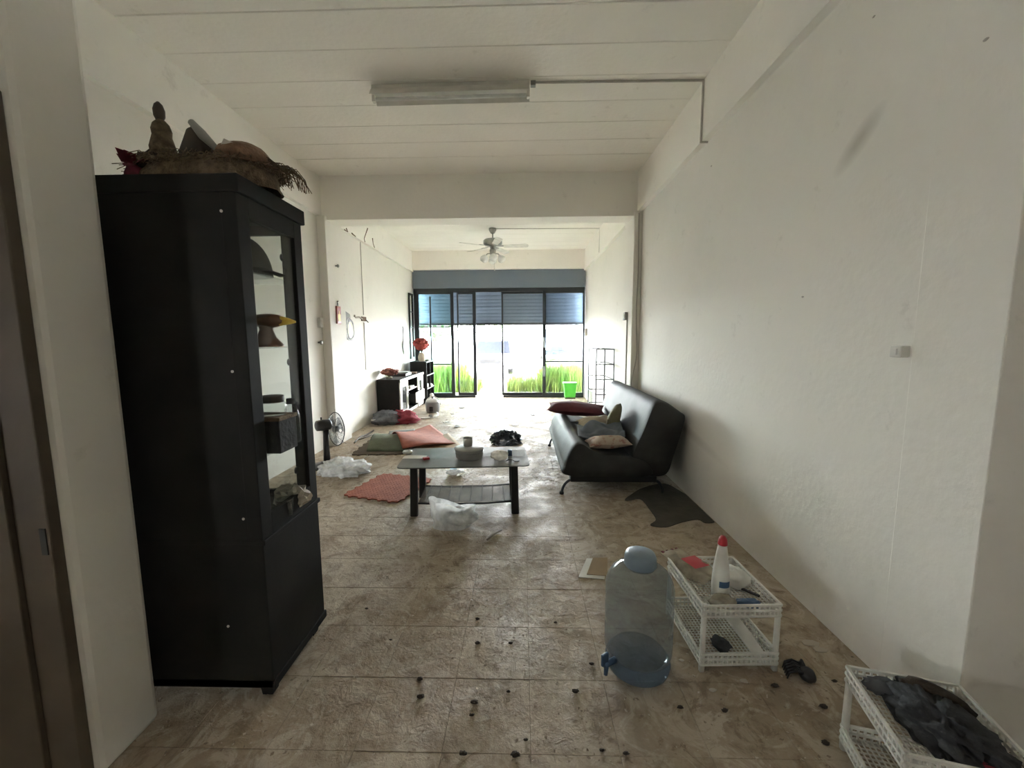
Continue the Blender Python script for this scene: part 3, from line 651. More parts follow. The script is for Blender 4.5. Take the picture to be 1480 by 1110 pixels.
def blanket(u, v):
    x = .56+.42*u+.06*(v-.5); y_ = 3.80+.50*v-.10*u
    z = .435+.12*math.exp(-((u-.5)/.4)**2-((v-.6)/.38)**2)+.10*max(0, u-.7)/.3*.8+.035*mnoise.noise(Vector((u*4, v*4, 2)))+.016*math.sin(v*10+u*7)+.012*math.sin(v*17-u*5)
    z -= .05*max(0, .16-u)/.16 + .045*max(0, .14-v)/.14
    return (x, y_, max(z, .472-.1*max(0, u-.05)))
bl = MB(); bl.grid(blanket, 34, 34)
o = one('blanket', bl, 'blue_grey_cloth', 'crumpled blue-grey blanket heaped on the middle of the sofa', 'blanket', (.80, 4.02, .41), True)
so_m = o.modifiers.new('thick', 'SOLIDIFY'); so_m.thickness = .012
one('pillow', pillow((.79, 3.70, .438), .40, .26, .12, Rxyz(.0, -.06, .06), 6, .15), 'floral_cloth', 'pale flowered pillow at the near end of the sofa seat', 'pillow', (.79, 3.70, .38), True)
one('strap', pillow((.64, 4.55, .435), .17, .06, .03, Rxyz(0, .12, .05), 2, .1, 8), 'charcoal_cloth', 'black folded strap on the sofa seat beside the maroon pillow', 'strap', (.64, 4.55, .42), True)
# dark floor stain by the sofa, built as a thin slab
pts = [fl(*q) for q in [(903,724),(925,722),(938,736),(948,752),(940,760),(962,763),(985,756),(1008,752),(1020,757),(1036,754),(1022,740),(1010,727),(985,712),(960,700),(930,706),(915,714)]]
P2 = [(min(v.x, 1.455), v.y) for v in catmull(pts, 4)]
one('floor_stain', MB().slab(P2, .002, .010), 'rag', 'dark ragged stain on the floor under the sofa corner', 'stain', (1.2, 3.2, 0), bevel=.002)

# --- coffee table
TX, TY, TA = -.475, 3.29, math.radians(4)
ct = thing('coffee_table', 'black coffee table with a smoked glass top and lower shelf', 'table', (TX, TY, 0), TA)
def rr(w_, h_, r, n=5):
    out = []
    for cx_, cy_, a0 in ((w_/2-r, h_/2-r, 0), (-w_/2+r, h_/2-r, PI/2), (-w_/2+r, -h_/2+r, PI), (w_/2-r, -h_/2+r, 1.5*PI)):
        out += [(cx_+r*math.cos(a0+PI/2*k/n), cy_+r*math.sin(a0+PI/2*k/n)) for k in range(n+1)]
    return out
MB().slab(rr(1.03, .56, .05), .412, .42).build('glass_top', 'table_glass', ct)
for sx in (-1, 1):
    for sy in (-1, 1):
        a, b_ = sx*.395, sy*.19
        MB().prism(rr(.062, .05, .014, 3), lambda u, v: (a+u*1.0+sx*.008, b_+v, 0.0005), lambda u, v: (a+u*.92, b_+v*.9, .412)).build('leg', 'black_paint', ct, bevel=.002)
for sy in (-1, 1):
    MB().box(-.365, .365, sy*.19-.011, sy*.19+.011, .385, .405).build('top_rail', 'black_paint', ct)
    MB().tube([(-.37, sy*.19, .10), (-.15, sy*.19, .088), (.15, sy*.19, .088), (.37, sy*.19, .10)], .008).build('lower_rail', 'black_paint', ct, True)
for sx in (-1, 1): MB().box(sx*.395-.012, sx*.395+.012, -.17, .17, .385, .405).build('end_rail', 'black_paint', ct)
MB().slab(rr(.74, .36, .03), .098, .103).build('lower_shelf', 'shelf_glass', ct)
for i in range(8): MB().tube([(-.32+i*.09, -.18, .107), (-.32+i*.09, .18, .107)], .003, 6).build('shelf_wire', 'rubber', ct)
Z = .4205
p = fl(677, 664, Z); po = thing('steamer_pot', 'round dusty steel pot with a lid on the glass coffee table', 'pot', (p.x, p.y+.06, Z))
py_ = p.y+.06
part(po, 'pan', MB().lathe([(.100,Z),(.110,Z+.008),(.118,Z+.075),(.122,Z+.078)], 30, (p.x,py_,0)), 'dusty_steel', True)
part(po, 'lid', MB().lathe([(.124,Z+.077),(.124,Z+.084),(.10,Z+.092),(.05,Z+.097)], 30, (p.x,py_,0)), 'dusty_steel', True)
part(po, 'rim_band', MB().tube([(p.x+.118*math.cos(k*PI/12), py_+.118*math.sin(k*PI/12), Z+.055) for k in range(24)], .003, 5, True), 'steel', True)
one('metal_cup', MB().lathe([(.034,Z+.0975),(.037,Z+.101),(.040,Z+.165),(.038,Z+.166),(.034,Z+.103),(.001,Z+.102)], 20, (p.x-.01, py_, 0), cap=False).lathe([(.034,Z+.0975),(.001,Z+.0976)], 20, (p.x-.01, py_, 0), cap=False), 'dusty_steel', 'grey metal cup standing on the lid of the round pot', 'cup', (p.x-.01, py_, Z+.0975), True)
p = fl(589, 655, Z); one('tape_roll', MB().tube([(p.x+.032*math.cos(k*PI/10), p.y+.032*math.sin(k*PI/10), Z+.012) for k in range(20)], .011, 6, True), 'white_plastic', 'white ring of tape on the corner of the glass coffee table', 'tape', (p.x, p.y, Z), True)
p = fl(597, 661, Z); one('paper_slip', MB().grid(lambda u, v: (p.x-.08+.19*u, p.y-.04+.08*v, Z+.002+.006*math.sin(u*3)*v), 8, 4), 'white_paper', 'white paper slip beside the tape roll on the coffee table', 'paper', (p.x, p.y, Z), True)
p = fl(616, 664, Z); one('matchbox', MB().obox((p.x, p.y, Z+.009), (.05, .035, .017), rotz(.5)), 'red_plastic', 'small dark red matchbox on the glass coffee table', 'box', (p.x, p.y, Z), bevel=.002)
p = fl(722, 664, Z); one('snack_packet', MB().blob((p.x, p.y, Z+.035), (.06,.05,.036), 8, .35, 2.6, ridge=True, flat=-.0345), 'snack_film', 'crumpled translucent snack packet beside the round pot', 'packet', (p.x, p.y, Z), True)
p = fl(708, 659, Z); one('plastic_sleeve', MB().grid(lambda u, v: (p.x-.06+.16*u, p.y-.05+.13*v, Z+.004+.014*abs(mnoise.noise(Vector((u*3, v*3, 1))))+.006*u), 12, 10), 'clear_film', 'flat clear plastic sleeve lying on the coffee table', 'wrapper', (p.x, p.y, Z), True)
p = fl(742, 659, Z); cb = thing('pill_bottle', 'small clear bottle with a blue collar lying on the coffee table', 'bottle', (p.x, p.y, Z)); RX = Matrix.Rotation(PI/2, 3, 'Y')
part(cb, 'bottle_body', MB().lathe([(.02,-.02),(.026,-.01),(.026,.09),(.02,.10)], 16, (p.x, p.y, Z+.027), RX), 'clear_pet', True)
part(cb, 'collar', MB().lathe([(.0275,-.045),(.0275,-.012)], 16, (p.x, p.y, Z+.0275), RX), 'blue_plastic', True)
p = fl(738, 667, Z); one('cable_tie', MB().tube(catmull([(p.x-.04,p.y,Z+.004),(p.x,p.y+.015,Z+.012),(p.x+.04,p.y-.005,Z+.004),(p.x+.07,p.y+.01,Z+.004)], 4, False), .0035, 6), 'dark_cable', 'short black twist of cable on the coffee table edge', 'cable', (p.x, p.y, Z), True)

# --- water jug
jx, jy = .487, 1.60
jg = thing('water_jug', 'large empty bluish water dispenser jug with a tap', 'jug', (jx, jy, 0))
part(jg, 'jug_shell', MB().lathe([(.112,.075),(.134,.088),(.1385,.105),(.1385,.13),(.1385,.20),(.134,.207),(.1385,.214),(.1385,.29),(.135,.296),(.1385,.302),(.1385,.375),(.133,.40),(.115,.432),(.085,.455),(.062,.465),(.052,.47)], 40, (jx,jy,0), cap=False), 'jug_plastic', True)
part(jg, 'jug_base', MB().lathe([(.001,.012),(.07,.001),(.11,.003),(.128,.02),(.134,.045),(.130,.055),(.112,.075)], 40, (jx,jy,0), cap=False), 'jug_base', True)
part(jg, 'cap', MB().lathe([(.062,.462),(.066,.468),(.064,.50),(.058,.514),(.045,.52),(.001,.521)], 32, (jx,jy,0), cap=False), 'jug_cap', True)
part(jg, 'cap_skirt', MB().lathe([(.0585,.455),(.0585,.49)], 32, (jx,jy,0)), 'mid_grey', True)
ta = Vector((-.86, -.5, 0)).normalized(); tc = Vector((jx,jy,.085))
tp = part(jg, 'tap', MB().tube([tc+ta*.125, tc+ta*.16, tc+ta*.185], [.012,.012,.014], 12).tube([tc+ta*.172+Vector((0,0,.01)), tc+ta*.176+Vector((0,0,-.045))], [.011,.008], 12), 'blue_plastic', True)
part(tp, 'tap_lever', MB().obox(tc+ta*.182+Vector((0,0,.025)), (.036,.012,.05), rotz(.6)), 'blue_plastic', bevel=.004)

# --- white lattice racks
def lattice_rack(name, label, cen, wx_, dy, h, rz, board):
    r = thing(name, label, 'rack', (cen[0], cen[1], 0), rz); a, b_ = wx_/2, dy/2
    for sx in (-1, 1):
        for sy in (-1, 1): MB().prism(rr(.021, .021, .006, 2), lambda u, v: (sx*(a-.008)+u, sy*(b_-.008)+v, .0005), lambda u, v: (sx*(a-.008)+u*.85, sy*(b_-.008)+v*.85, h)).build('post', 'white_plastic', r, True)
    for z0 in (.035, h-.048):
        t_ = MB()
        for sx in (-1, 1):
            for z in (0, .024, .046):
                t_.box(sx*a-.004, sx*a+.004, -b_, b_, z0+z-.0045, z0+z+.0045); t_.box(-a, a, sx*b_-.004, sx*b_+.004, z0+z-.0045, z0+z+.0045)
            n = int(dy/.02)
            for i in range(n):
                y_ = -b_+(i+.5)*dy/n; t_.box(sx*a-.003, sx*a+.003, y_-.0028, y_+.0028, z0, z0+.046)
            n = int(wx_/.02)
            for i in range(n):
                x = -a+(i+.5)*wx_/n; t_.box(x-.0028, x+.0028, sx*b_-.003, sx*b_+.003, z0, z0+.046)
        t_.build('lattice_rim', 'white_plastic', r)
        m_ = MB()
        for i in range(int(wx_/.016)): x = -a+.008+i*.016; m_.box(x-.002, x+.002, -b_, b_, z0+.006, z0+.010)
        for i in range(int(dy/.016)): y_ = -b_+.008+i*.016; m_.box(-a, a, y_-.002, y_+.002, z0+.004, z0+.008)
        m_.build('mesh_shelf', 'white_plastic', r)
    if board: MB().obox((.07, -.04, .105), (.055, .30, .008), Matrix.Rotation(.30, 3, 'X') @ rotz(.15)).build('loose_slat', 'white_plastic', r)
    return r
lattice_rack('plastic_rack', 'white plastic lattice rack holding a red-capped bottle', (.90, 1.765), .325, .37, .30, math.radians(2), True)
lattice_rack('plastic_rack', 'white plastic lattice rack loaded with dark clothes', (1.195, 1.09), .30, .30, .30, math.radians(-14), False)
RZ = .264
# things on the first rack
p = (.872, 1.70)
wb = thing('detergent_bottle', 'white plastic bottle with a red cap on the white rack', 'bottle', (*p, RZ))
part(wb, 'bottle_body', MB().lathe([(.030,RZ+.0005),(.036,RZ+.006),(.037,RZ+.05),(.035,RZ+.09),(.032,RZ+.13),(.024,RZ+.19),(.018,RZ+.235),(.016,RZ+.24)], 22, (*p,0)), 'white_plastic', True)
part(wb, 'cap', MB().lathe([(.019,RZ+.236),(.020,RZ+.24),(.017,RZ+.262),(.009,RZ+.275)], 18, (*p,0)), 'red_plastic', True)
lb = part(wb, 'label', MB().grid(lambda u, v: (p[0]+.0375*math.cos(-PI/2-.6+1.3*u), p[1]+.0375*math.sin(-PI/2-.6+1.3*u), RZ+.055+.028*v), 10, 2), 'blue_plastic', True)
q = fl(1025, 815, RZ+.045)
sp = thing('snack_bag', 'clear snack bag with a dark red label lying on the white rack', 'bag', (.815, 1.885, RZ))
R1 = rotz(-1.2); bc = Vector((.815, 1.885, RZ+.03))
part(sp, 'bag_film', pillow(bc, .29, .13, .05, Rxyz(.03, .04, -1.2), 4, .25, 18, .05), 'snack_film', True)
part(sp, 'red_label', MB().grid(lambda u, v: bc+Vector((0, 0, .034)) + R1 @ Vector((.03+(u-.5)*.095, (v-.5)*.085, .004*math.sin(PI*u)*math.sin(PI*v))), 6, 6), 'red_plastic', True)
for i in range(4): part(sp, 'seal_mark', MB().obox(bc+R1 @ Vector((-.138, -.045+.03*i, .006)), (.016,.012,.003), R1), 'dark_red_flower')
one('bread_bag', MB().blob((.845, 1.628, RZ+.022), (.05,.03,.022), 6, .3, 3, ridge=True, flat=-.0215), 'snack_film', 'crumpled clear wrapper in front of the red-capped bottle', 'wrapper', (.845, 1.628, RZ), True)
one('tissue_wad', MB().blob((.985, 1.80, RZ+.025), (.05,.055,.03), 7, .5, 3, ridge=True, flat=-.0245), 'white_paper', 'white crumpled tissue on the far corner of the white rack', 'tissue', (.985, 1.80, RZ), True)
one('comb', MB().obox((1.0, 1.725, RZ+.006), (.012,.11,.008), rotz(.75)), 'black_paint', 'thin black comb on the white rack beside the tissue', 'comb', (1.0, 1.725, RZ), bevel=.002)
one('blue_cloth', MB().blob((.96, 1.63, RZ+.012), (.05,.028,.014), 3, .5, 3, flat=-.0115), 'blue_plastic', 'dark blue scrap on the front edge of the white rack', 'cloth', (.96, 1.63, RZ), True)
one('dark_rag', MB().blob((.865, 1.66, .062), (.035,.045,.02), 5, .5, 3, flat=-.0165), 'charcoal_cloth', 'dark blue rag on the lower shelf of the white rack', 'cloth', (.865, 1.66, .0455), True)
# dark clothes on the second rack
A2 = math.radians(-14); C2 = Vector((1.195, 1.09, 0))
def on2(x, y_, z): return C2 + rotz(A2) @ Vector((x, y_, z))
q = on2(.02, -.01, RZ)
one('clothes_heap', MB().blob(q+Vector((0,0,.014)), (.068,.105,.030), 12, .8, 3.2, 40, 24, flat=-.0135, ridge=True), 'charcoal_cloth', 'heap of dark clothes on the white rack in the corner', 'clothes', q, True)
q = on2(.065, .09, RZ)
one('black_sock', MB().tube(catmull([on2(-.02,.12,RZ+.035), on2(.03,.11,RZ+.045), on2(.09,.08,RZ+.035), on2(.125,.05,RZ+.016)], 5, False), [.012]*3+[.02]*10+[.016]*3, 8), 'dirt', 'rolled black sock on top of the dark clothes', 'sock', q, True)
q = on2(-.07, .11, RZ)
one('grey_bag', MB().blob(q+Vector((0,0,.016)), (.05,.035,.02), 3, .4, 3, flat=-.0155), 'grey_film', 'small grey bag at the back of the corner rack', 'bag', q, True)
q = on2(.03, -.125, RZ)
one('pink_cloth', MB().blob(q+Vector((0,0,.012)), (.05,.022,.016), 9, .4, 3, flat=-.0115), 'red_cloth', 'dull red cloth scrap at the front of the corner rack', 'cloth', q, True)
# black claw clip
p = fl(1152, 982)
cl = thing('hair_claw', 'large black toothed claw clip on the floor beside the white rack', 'hair clip', (p.x, p.y, 0))
part(cl, 'hinge_bar', MB().tube([(p.x+.015,p.y-.02,.03),(p.x+.035,p.y+.05,.03)], .011, 8), 'black_paint', True)
for s_, sg_ in ((1, 1), (1, -1)):
    for i in range(5):
        b_ = Vector((p.x+.02+.004*i, p.y-.015+.014*i, .035)); dd = Vector((-1 if sg_ > 0 else .35, .2, 0))
        part(cl, 'tooth', MB().tube([b_, b_+dd*.03+Vector((0,0,.012)), b_+dd*.055+Vector((0,0,.0)), b_+dd*.062+Vector((0,0,-.028))], [.006,.006,.005,.003], 6), 'black_paint', True)
part(cl, 'finger_grip', MB().blob((p.x+.035,p.y-.005,.028), (.03,.035,.026), 2, .1), 'black_paint', True)
# paper sheet with torn edge
p = [fl(*q) for q in [(836,835),(848,808),(876,809),(874,838)]]
one('cardboard_sheet', MB().slab([(v.x, v.y) for v in p], .002, .006), 'white_paper', 'torn white paper on the floor behind the water jug', 'paper', p[0])
p2 = [fl(*q) for q in [(848,832),(857,808),(878,808),(878,834)]]
one('brown_card', MB().slab([(v.x, v.y) for v in p2], .0065, .010), 'foam_tan', 'brown card lying over the torn white paper', 'card', p2[0])

# --- pedestal fan
fx, fy = -2.16, 4.30
fn = thing('electric_fan', 'black electric fan with a round wire cage by the left wall', 'fan', (fx, fy, 0))
part(fn, 'base', MB().lathe([(.15,.001),(.155,.012),(.13,.03),(.05,.045),(.03,.06)], 28, (fx-.03,fy,0)), 'black_paint', True)
part(fn, 'pole', MB().tube([(fx,fy,.03),(fx,fy,.25),(fx+.005,fy,.42)], [.04,.03,.028], 14), 'black_paint', True)
ax = Vector((.62, .78, -.04)).normalized(); hc = Vector((fx, fy, .47)); Rm = ax.to_track_quat('Z', 'Y').to_matrix()
part(fn, 'motor_housing', MB().lathe([(.035,-.10),(.056,-.09),(.062,-.03),(.060,.04),(.045,.06)], 20, hc, Rm), 'black_paint', True)
part(fn, 'oscillation_knob', MB().tube([hc+Vector((-.04,0,.05)), hc+Vector((-.04,0,.085))], .009, 8), 'black_paint', True)
gc = hc+ax*.115+Vector((0,0,-.06)); gr = .185
for off, nm in ((-.03, 'rear_guard'), (.045, 'front_guard')):
    g_ = MB(); ring = lambda r, o_: [gc+Rm @ Vector((r*math.cos(k*PI/16), r*math.sin(k*PI/16), o_)) for k in range(32)]
    g_.tube(ring(gr, .005), .005, 6, True); g_.tube(ring(.05, off*1.2), .004, 6, True); g_.tube(ring(.12, off), .0018, 5, True)
    for k in range(40):
        a = 2*PI*k/40
        g_.tube([gc+Rm @ Vector((r*math.cos(a), r*math.sin(a), o_)) for r, o_ in ((.05, off*1.2), (.13, off), (gr, .005))], .0012, 4)
    part(fn, nm, g_, 'chrome' if off < 0 else 'dark_alu', True)
part(fn, 'hub', MB().lathe([(.032,-.03),(.034,.02),(.018,.04)], 16, gc, Rm), 'grey_plastic', True)
for k in range(3):
    a0 = 2*PI*k/3+.5
    part(fn, 'blade', MB().grid(lambda u, v: gc+Rm @ Vector(((.03+.135*u)*math.cos(a0+(v-.5)*1.25*(.5+.5*u)), (.03+.135*u)*math.sin(a0+(v-.5)*1.25*(.5+.5*u)), .02*(v-.5))), 6, 6), 'fan_blade', True)
part(fn, 'power_cord', MB().tube(catmull([(fx+.1,fy+.1,.006),(fx+.3,fy+.35,.006),(fx+.05,fy+.8,.006),(-2.4,5.3,.006),(-2.42,5.1,.2),(-2.43,5.12,.5)], 6, False), .005, 6), 'cable', True)
# plastic bags
def bag(name, label, m, cen, rad, seed, handles, mtype='white_film'):
    b_ = thing(name, label, 'bag', (cen[0], cen[1], 0))
    part(b_, 'bag_film', MB().blob((cen[0], cen[1], rad[2]*.55), rad, seed, .62, 2.3, 40, 24, ridge=True, flat=-rad[2]*.55+.003), mtype, True)
    for (h0, h1, h2) in handles: 
        part(b_, 'handle', MB().tube(catmull([h0, ((Vector(h0)+Vector(h1))/2+Vector((0,0,.03))), h1, h2], 5, False), .008, 6), mtype, True)
    return b_
p = fl(498, 684); bag('plastic_bag', 'crumpled white plastic bag on the floor beside the black fan', None, (p.x, p.y), (.19,.13,.085), 5, [])
p = fl(650, 765)
pb = thing('plastic_bag', 'white plastic carrier bag standing in front of the coffee table', 'bag', (p.x, p.y+.06, 0))
def bagfn(u, v):
    th = 2*PI*u; e_ = 1-.35*v; ph = mnoise.noise(Vector((math.cos(th)*1.6+3, math.sin(th)*1.6, v*2.4)))
    fold = .10*math.sin(th*7+v*5)*v+.10*abs(math.sin(th*4+v*9))*v+.3*ph
    x = .165*math.cos(th)*(1-.12*v)*(1+fold); y_ = .095*math.sin(th)*(1-.45*v)*(1+fold)
    return (p.x+x+.01*v, p.y+.06+y_, .003+.175*v*(1+.22*mnoise.noise(Vector((math.cos(th)*1.3, math.sin(th)*1.3, 7)))+.15*(-math.cos(th))*v))
part(pb, 'bag_film', MB().grid(bagfn, 44, 14, True), 'white_film', True)
part(pb, 'crumpled_neck', MB().blob((p.x+.06, p.y+.05, .08), (.11,.07,.05), 4, .5, 3, 24, 14, ridge=True), 'white_film', True)
p = fl(715, 775); one('wood_scrap', MB().tube([fl(704,780,.008), fl(713,772,.012), fl(725,766,.008)], [.007,.011,.005], 6), 'wood_scrap', 'pale splinter of wood lying in front of the carrier bag', 'stick', (p.x, p.y, 0), True)
p = fl(732, 641); 
bb = bag('plastic_bag', 'crumpled black plastic bag on the floor behind the coffee table', None, (p.x, p.y), (.15,.11,.09), 7, [((p.x-.1,p.y,.02),(p.x-.16,p.y,.05),(p.x-.2,p.y-.03,.012))], 'black_film')
p = fl(658, 685); tw = thing('wet_wipes', 'small white and blue packet on the floor beneath the coffee table', 'packet', (p.x, p.y, 0))
part(tw, 'packet', pillow((p.x, p.y, .028), .20, .10, .05, rotz(.2), 3, .3, 10), 'white_film', True)
part(tw, 'blue_print', MB().grid(lambda u, v: (p.x-.05+.07*u, p.y-.03+.06*v, .055+.004*math.sin(PI*u)), 4, 4), 'blue_plastic', True)

# --- foam mats
def puzzle(sx, sy, n=6, d=.022):
    pts = []
    def edge(a, b_, m_):
        a, b_ = Vector(a), Vector(b_); t_ = (b_-a)/m_; nn = Vector((t_.y, -t_.x)).normalized()
        for i in range(m_):
            o_ = a+t_*i; s_ = d if i % 2 else 0
            pts.extend([o_+t_*.12+nn*s_*.2, o_+t_*.25+nn*s_, o_+t_*.75+nn*s_, o_+t_*.88+nn*s_*.2])
    h, k = sx/2, sy/2
    edge((-h,-k), (h,-k), 2*n-1); edge((h,-k), (h,k), 2*n-1); edge((h,k), (-h,k), 2*n-1); edge((-h,k), (-h,-k), 2*n-1)
    return [(v.x, v.y) for v in pts]
def mat_obj(name, label, m, cen, sx, sy, a, z, holes=False, bend=None, group=None):
    t_ = thing(name, label, 'mat', (cen[0], cen[1], z), a, group)
    mb = MB().slab(puzzle(sx, sy), 0, .012)
    if bend: mb.v = [(x, y_, zz+bend(x, y_)) for x, y_, zz in mb.v]
    mb.build('foam_sheet', m, t_, bevel=.002)
    if holes:
        hb_ = MB()
        for i in range(16):
            for j in range(16):
                x, y_ = -sx/2+(i+.5)*sx/16, -sy/2+(j+.5)*sy/16
                b0 = .0118+(bend(x, y_) if bend else 0); w2 = sx/16*.36; h2 = .004
                hb_.add([(x-w2,y_,b0),(x,y_-w2,b0),(x+w2,y_,b0),(x,y_+w2,b0),(x,y_,b0+h2)], [(0,1,4),(1,2,4),(2,3,4),(3,0,4)])
        o = hb_.build('raised_studs', m, t_); o['kind'] = 'stuff'
    return t_
mat_obj('foam_mat', 'orange-red studded foam mat lying flat beside the coffee table leg', 'foam_orange', (-1.26, 3.68), .56, .60, math.radians(-16), .001, True)
mat_obj('foam_mat', 'large dark brown foam mat at the bottom of the mat pile', 'foam_brown', (-1.79, 5.24), .62, .98, math.radians(3), .001)
def sheet(name, label, m, fnc, n=14):
    mb = MB(); mb.grid(fnc, n, n)
    q = fnc(.5, .5); o = one(name, mb, m, label, 'mat', (q[0], q[1], 0), True); k = o.modifiers.new('thick', 'SOLIDIFY'); k.thickness = .011; k.offset = 1; return o
def quad(P, z0, zf):
    A, B, C_, D = [Vector((v.x, v.y, 0)) for v in P]
    def f_(u, v):
        q = (A*(1-u)+B*u)*(1-v)+(D*(1-u)+C_*u)*v; return (q.x, q.y, z0+zf(u, v))
    return f_
sheet('foam_mat', 'green-grey foam mat folded over on the brown mat', 'foam_green', quad([fl(530,654), fl(583,654), fl(572,630), fl(548,630)], .016, lambda u, v: .10*math.sin(PI*min(1, v*1.05))*(1-.25*u)+.01*math.sin(u*20)*v*.3), 18)
sheet('foam_mat', 'grey-blue foam mat sticking out behind the mat pile', 'foam_grey', quad([fl(560,634), fl(600,634), fl(600,624), fl(563,627)], .004, lambda u, v: .03*v))
sheet('foam_mat', 'tan foam mat tucked under the orange mats', 'foam_tan', quad([fl(585,668), fl(668,648), fl(648,628), fl(600,645)], .003, lambda u, v: .012*u))
o = sheet('foam_mat', 'big orange foam mat draped over the top of the mat pile', 'foam_orange', quad([fl(582,656), fl(662,643), fl(622,618), fl(567,634)], .026, lambda u, v: .115*(1-u)*math.sin(PI*(v*.8+.1))+.02*math.sin(u*4+v*3)), 20)
# grey bag heap with red netting
p = fl(549, 612)
p.x += .10; p.y -= .12
gb = thing('rubbish_bag', 'grey rubbish bag with red netting in front of the television cabinet', 'bag', (p.x, p.y+.1, 0))
part(gb, 'bag_film', MB().blob((p.x+.02, p.y+.10, .075), (.20,.17,.12), 6, .4, 2.4, 28, 16, ridge=True, flat=-.072), 'grey_film', True)
part(gb, 'paper_strip', MB().obox((p.x-.06, p.y-.03, .10), (.24,.05,.012), Rxyz(.25,-.05,.08)), 'white_paper')
part(gb, 'red_net', MB().blob((p.x+.26, p.y+.20, .06), (.19,.14,.10), 10, .75, 3.2, 24, 14, ridge=True, flat=-.057), 'red_cloth', True)
p = fl(527, 628)
one('dry_twigs', MB().tube(catmull([fl(512,640,.01), fl(520,632,.03), fl(530,628,.015), fl(540,622,.012)], 4, False), .012, 6).tube(catmull([fl(515,636,.01), fl(526,633,.02), fl(538,628,.01)], 4, False), .008, 6), 'dark_wood', 'dry twigs along the foot of the left wall', 'twigs', (p.x, p.y, 0), True)

# --- television cabinet
tv = thing('television_cabinet', 'black television cabinet with white framed glass doors', 'cabinet', (-2.33, 7.7, 0))
x0, x1, y0, y1, zt = -2.53, -2.14, 6.92, 8.55, .70
part(tv, 'side_panel', MB().box(x0, x1, y0, y0+.03, 0.001, zt-.03), 'black_wood'); part(tv, 'side_panel', MB().box(x0, x1, y1-.03, y1, 0.001, zt-.03), 'black_wood')
part(tv, 'top_panel', MB().box(x0, x1+.02, y0-.01, y1+.01, zt-.03, zt), 'black_wood', bevel=.003)
part(tv, 'top_edge', MB().box(x1+.02, x1+.035, y0-.012, y1+.012, zt-.05, zt-.002), 'white_paint', bevel=.003)
part(tv, 'back_panel', MB().box(x0, x0+.01, y0+.03, y1-.03, .01, zt-.03), 'black_wood'); part(tv, 'bottom_panel', MB().box(x0+.01, x1, y0+.03, y1-.03, .03, .055), 'black_wood')
for yy in (7.42, 8.10): part(tv, 'divider', MB().box(x0+.01, x1, yy, yy+.02, .055, zt-.03), 'black_wood')
part(tv, 'shelf', MB().box(x0+.01, x1+.005, 7.44, 8.10, .43, .45), 'white_paint'); part(tv, 'shelf', MB().box(x0+.01, x1, 7.44, 8.10, .19, .21), 'black_wood')
part(tv, 'plinth', MB().box(x1-.01, x1+.004, 7.42, 8.1, .03, .075), 'white_paint')
for a, b_ in ((y0+.005, 7.42), (8.12, y1-.005)):
    d = part(tv, 'glass_door', MB().box(x1, x1+.022, a, a+.11, .03, .645).box(x1, x1+.022, b_-.11, b_, .03, .645).box(x1, x1+.022, a+.11, b_-.11, .03, .13).box(x1, x1+.022, a+.11, b_-.11, .55, .645), 'white_paint', bevel=.003)
    part(d, 'door_pane', MB().box(x1+.008, x1+.012, a+.1, b_-.1, .12, .56), 'door_glass')
    part(d, 'door_knob', MB().lathe([(.008,0),(.008,.012),(.014,.018),(.010,.028)], 12, (x1+.022, b_-.05 if a < 7.5 else a+.05, .40), Matrix.Rotation(PI/2, 3, 'Y')), 'nickel', True)
dw = part(tv, 'drawer', MB().box(x1-.10, x1+.14, 7.47, 8.07, .215, .225).box(x1-.10, x1+.14, 7.47, 7.482, .225, .37).box(x1-.10, x1+.14, 8.058, 8.07, .225, .37), 'black_wood')
part(dw, 'drawer_front', MB().box(x1+.14, x1+.158, 7.45, 8.09, .205, .40), 'white_paint', bevel=.003)
one('remote_box', MB().box(-2.20, -2.12, 7.6, 7.85, .4505, .50), 'white_plastic', 'small white box on the shelf of the television cabinet', 'box', (-2.16, 7.72, .4505), bevel=.006)
p = ony(556, 545, 7.25)
def flowers(name, label, base, spread, h, n, m, seed, vase=None, stem_m='leaf'):
    t_ = thing(name, label, 'flowers', base); rnd = random.Random(seed); bx_ = Vector(base)
    if vase: part(t_, 'vase', MB().lathe([(r, z+bx_.z) for r, z in vase], 20, (bx_.x, bx_.y, 0)), 'beige_cloth', True)
    vz = vase[-1][1] if vase else .0
    stm = MB(); bls = []
    for i in range(n):
        a = rnd.uniform(0, 2*PI); r = spread*rnd.uniform(.15, 1)**.6; z = h*rnd.uniform(.55, 1)*(1-.25*r/spread)
        q = bx_+Vector((r*math.cos(a), r*math.sin(a), vz+z)); stm.tube([bx_+Vector((0,0,max(.005,vz*.9))), bx_+Vector((r*.4*math.cos(a), r*.4*math.sin(a), vz+z*.6)), q], .004, 4); bls.append(q)
    part(t_, 'stems', stm, stem_m)
    part(t_, 'bouquet', MB().blob(bx_+Vector((0,0,vz+h*.62)), (spread*.62, spread*.62, h*.30), seed, .8, 4.5, 30, 18, ridge=True), m, True)
    for q in bls:
        f_ = MB(); s_ = rnd.uniform(.04, .065)
        for k in range(7):
            a = 2*PI*k/7; d = Vector((math.cos(a), math.sin(a), rnd.uniform(.1,.7))).normalized()*s_; e_ = d.cross(Vector((0,0,1))).normalized()*s_*.4
            f_.add([q, q+d*.6+e_, q+d, q+d*.6-e_], [(0,1,2,3)])
        f_.blob(q, (s_*.45,)*3, 1, .3, 2, 8, 5)
        part(t_, 'bloom', f_, m, True)
    return t_
flowers('dried_flowers', 'bunch of dull red dried flowers on the television cabinet', (-2.38, 7.15, zt+.001), .15, .14, 16, 'pink_flower', 2, [(.05,0),(.06,.01),(.05,.03)])
bx2 = thing('disc_player', 'flat black disc player on the television cabinet', 'disc player', (-2.33, 7.75, zt))
